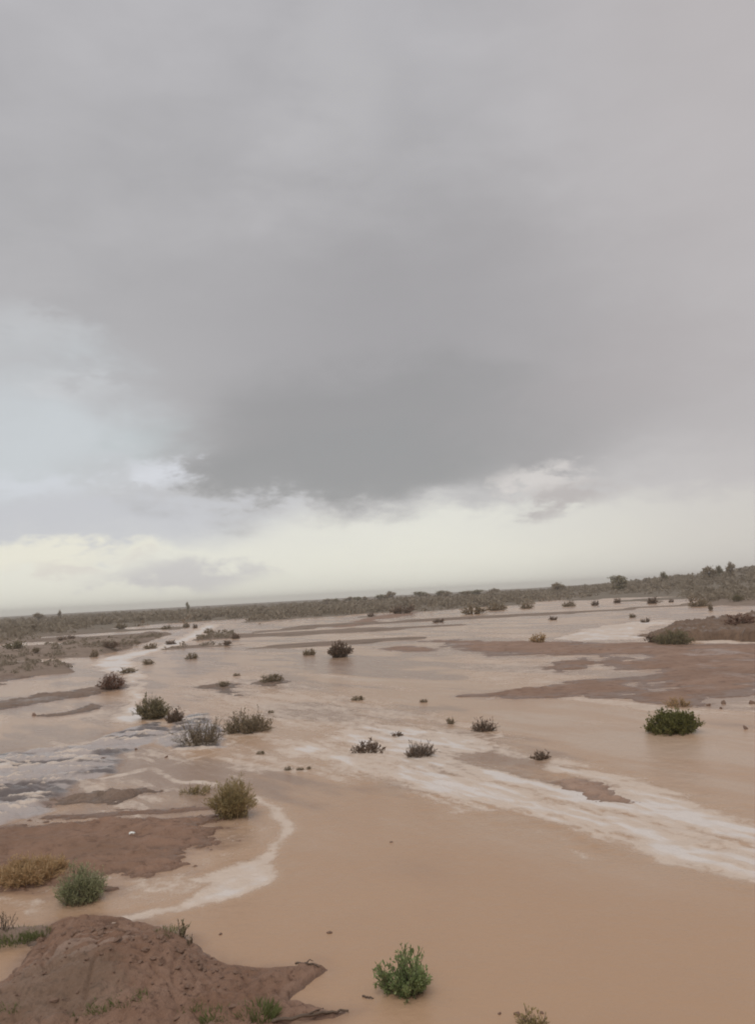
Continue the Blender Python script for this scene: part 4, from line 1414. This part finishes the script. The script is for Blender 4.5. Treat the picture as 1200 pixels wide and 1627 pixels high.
def tree_meshes(seed, m_leaf):
    """unit tree: height 1, crown width about 0.9"""
    rg = np.random.default_rng(seed)
    pts = np.array([[0, 0, -0.06], [0.01, 0.0, 0.15], [0.03, -0.01, 0.32], [0.02, 0.02, 0.5]])
    V, F = tube_batch(pts[None], np.array([[0.045, 0.036, 0.028, 0.016]]), 7)
    VV, FF, n = [V], [F], len(V)
    tips = []
    for i in range(9):
        a = i * 2.4 + rg.uniform(-0.3, 0.3)
        t = rg.uniform(0.22, 0.48)
        b = np.array([0.02, 0, t])
        e = b + np.array([math.cos(a) * rg.uniform(0.2, 0.4), math.sin(a) * rg.uniform(0.2, 0.4), rg.uniform(0.15, 0.42)])
        m_ = (b + e) / 2 + np.array([0, 0, 0.05])
        v, f = tube_batch(np.stack([b, m_, e])[None], np.array([[0.018, 0.012, 0.005]]), 5)
        VV.append(v)
        FF.append(f + n)
        n += len(v)
        tips.append(e)
    trunk = mesh_np('trunk', np.concatenate(VV), np.concatenate(FF), M_TRUNK)
    cl = np.array(tips + [[0, 0, 0.85], [0.12, 0.05, 0.78], [-0.1, -0.05, 0.75]] + [[math.cos(q) * 0.26, math.sin(q) * 0.26, 0.2] for q in (0, 1.3, 2.5, 3.8, 5.1)] + [[0.1, 0, 0.12], [-0.1, 0.1, 0.12]])
    k = 70
    c = np.repeat(cl, k, 0) + rg.normal(0, 0.085, (len(cl) * k, 3))
    N = len(c)
    d1 = rg.normal(0, 1, (N, 3))
    d1 /= np.linalg.norm(d1, axis=1, keepdims=True)
    d2 = np.cross(d1, rg.normal(0, 1, (N, 3)))
    d2 /= np.linalg.norm(d2, axis=1, keepdims=True)
    s = 0.05 * rg.uniform(0.6, 1.4, (N, 1))
    LV = np.stack([c - d1 * s, c + d2 * s * 0.5, c + d1 * s, c - d2 * s * 0.5], 1).reshape(-1, 3)
    crown = mesh_np('crown', LV, np.arange(N * 4).reshape(-1, 4), m_leaf, dict(tint=np.repeat(rg.random(N), 4)), smooth=False)
    return trunk, crown


TREES = [tree_meshes(600 + i, M_GBROWN if i % 2 else M_DARK) for i in range(4)]


def tree(x, y_top, wpx, dist, k, label, group=None, minh=1.5):
    d = pix_dir(x, y_top)
    s = dist / math.hypot(d[0], d[1])
    px_, py_, zt = d[0] * s, d[1] * s, CAM_H + d[2] * s
    zb = float(ground_z(np.array([px_]), np.array([py_]))[0])
    h = max(zt - zb, minh)
    root = link('horizon_tree', None, loc=(px_, py_, zb))
    w = wpx * px_scale((px_, py_, zb))
    root.scale = (w / 0.9, w / 0.9, h / 0.95)
    root.rotation_euler = (0, 0, k * 1.7)
    props(root, label, 'tree', group)
    link('trunk', TREES[k % 4][0], root)
    link('crown', TREES[k % 4][1], root)['kind'] = 'stuff'


GT = 'trees on the right hand rise'
tree(1125, 900, 22, 230, 0, 'wide tree, left of the three trees on the right rise', GT)
tree(1143, 899, 11, 235, 1, 'narrow tree, middle of the three on the right rise', GT)
tree(1160, 894, 14, 225, 2, 'tallest tree, right of the three on the right rise', GT)
tree(983, 915, 28, 210, 3, 'dark dome shaped tree on the skyline right of centre', GT)
tree(1055, 909, 12, 240, 1, 'small tree on the skyline between the dome tree and the three trees', GT)
tree(885, 926, 22, 260, 0, 'low tree on the skyline left of the dome tree', GT)
tree(298, 957, 6, 300, 1, 'thin upright tree on the left skyline above the channel bend', None)
tree(60, 973.5, 16, 300, 0, 'low tree on the skyline at far left', None)
tree(95, 970, 6, 300, 2, 'small pointed tree on the skyline right of the far left one', None)
rg = np.random.default_rng(31)
ORD = 'first second third fourth fifth sixth seventh eighth ninth tenth eleventh twelfth thirteenth fourteenth fifteenth'.split()
for i in range(15):
    x = 515 + i * 17 + rg.uniform(-8, 8) + (30 if i > 6 else 0)
    yh = 978 - 0.054 * x
    tree(x, yh + 1.5 - 6.0 * rg.random() ** 1.6, rg.uniform(8, 26), 330 + rg.uniform(-25, 25), i, ORD[i] + ' from the left in the row of small trees along the central skyline', 'trees along the distant central skyline')


# ------------------------------------------------------------------ rain haze over the whole plain
def build_haze():
    L, top, bot = 2050.0, 13.0, -1.6
    V = np.array([(sx * L, sy * L, z) for z in (bot, top) for sy in (-1, 1) for sx in (-1, 1)], float)
    F = np.array([(0, 2, 3, 1), (4, 5, 7, 6), (0, 1, 5, 4), (2, 6, 7, 3), (0, 4, 6, 2), (1, 3, 7, 5)])
    m = bpy.data.materials.new('rain_haze')
    m.use_nodes = True
    t = m.node_tree
    t.nodes.clear()
    g = NT(t)
    out = g.new('ShaderNodeOutputMaterial')
    pv = g.new('ShaderNodeVolumePrincipled')
    pv.inputs['Color'].default_value = (0.93, 0.91, 0.89, 1)
    pv.inputs['Density'].default_value = 0.0006
    pv.inputs['Anisotropy'].default_value = 0.5
    g.l.new(pv.outputs[0], out.inputs['Volume'])
    o = link('haze', mesh_np('haze', V, F, m, smooth=False))
    props(o, 'thin grey rain haze hanging over the whole plain', 'haze', kind='stuff')


build_haze()
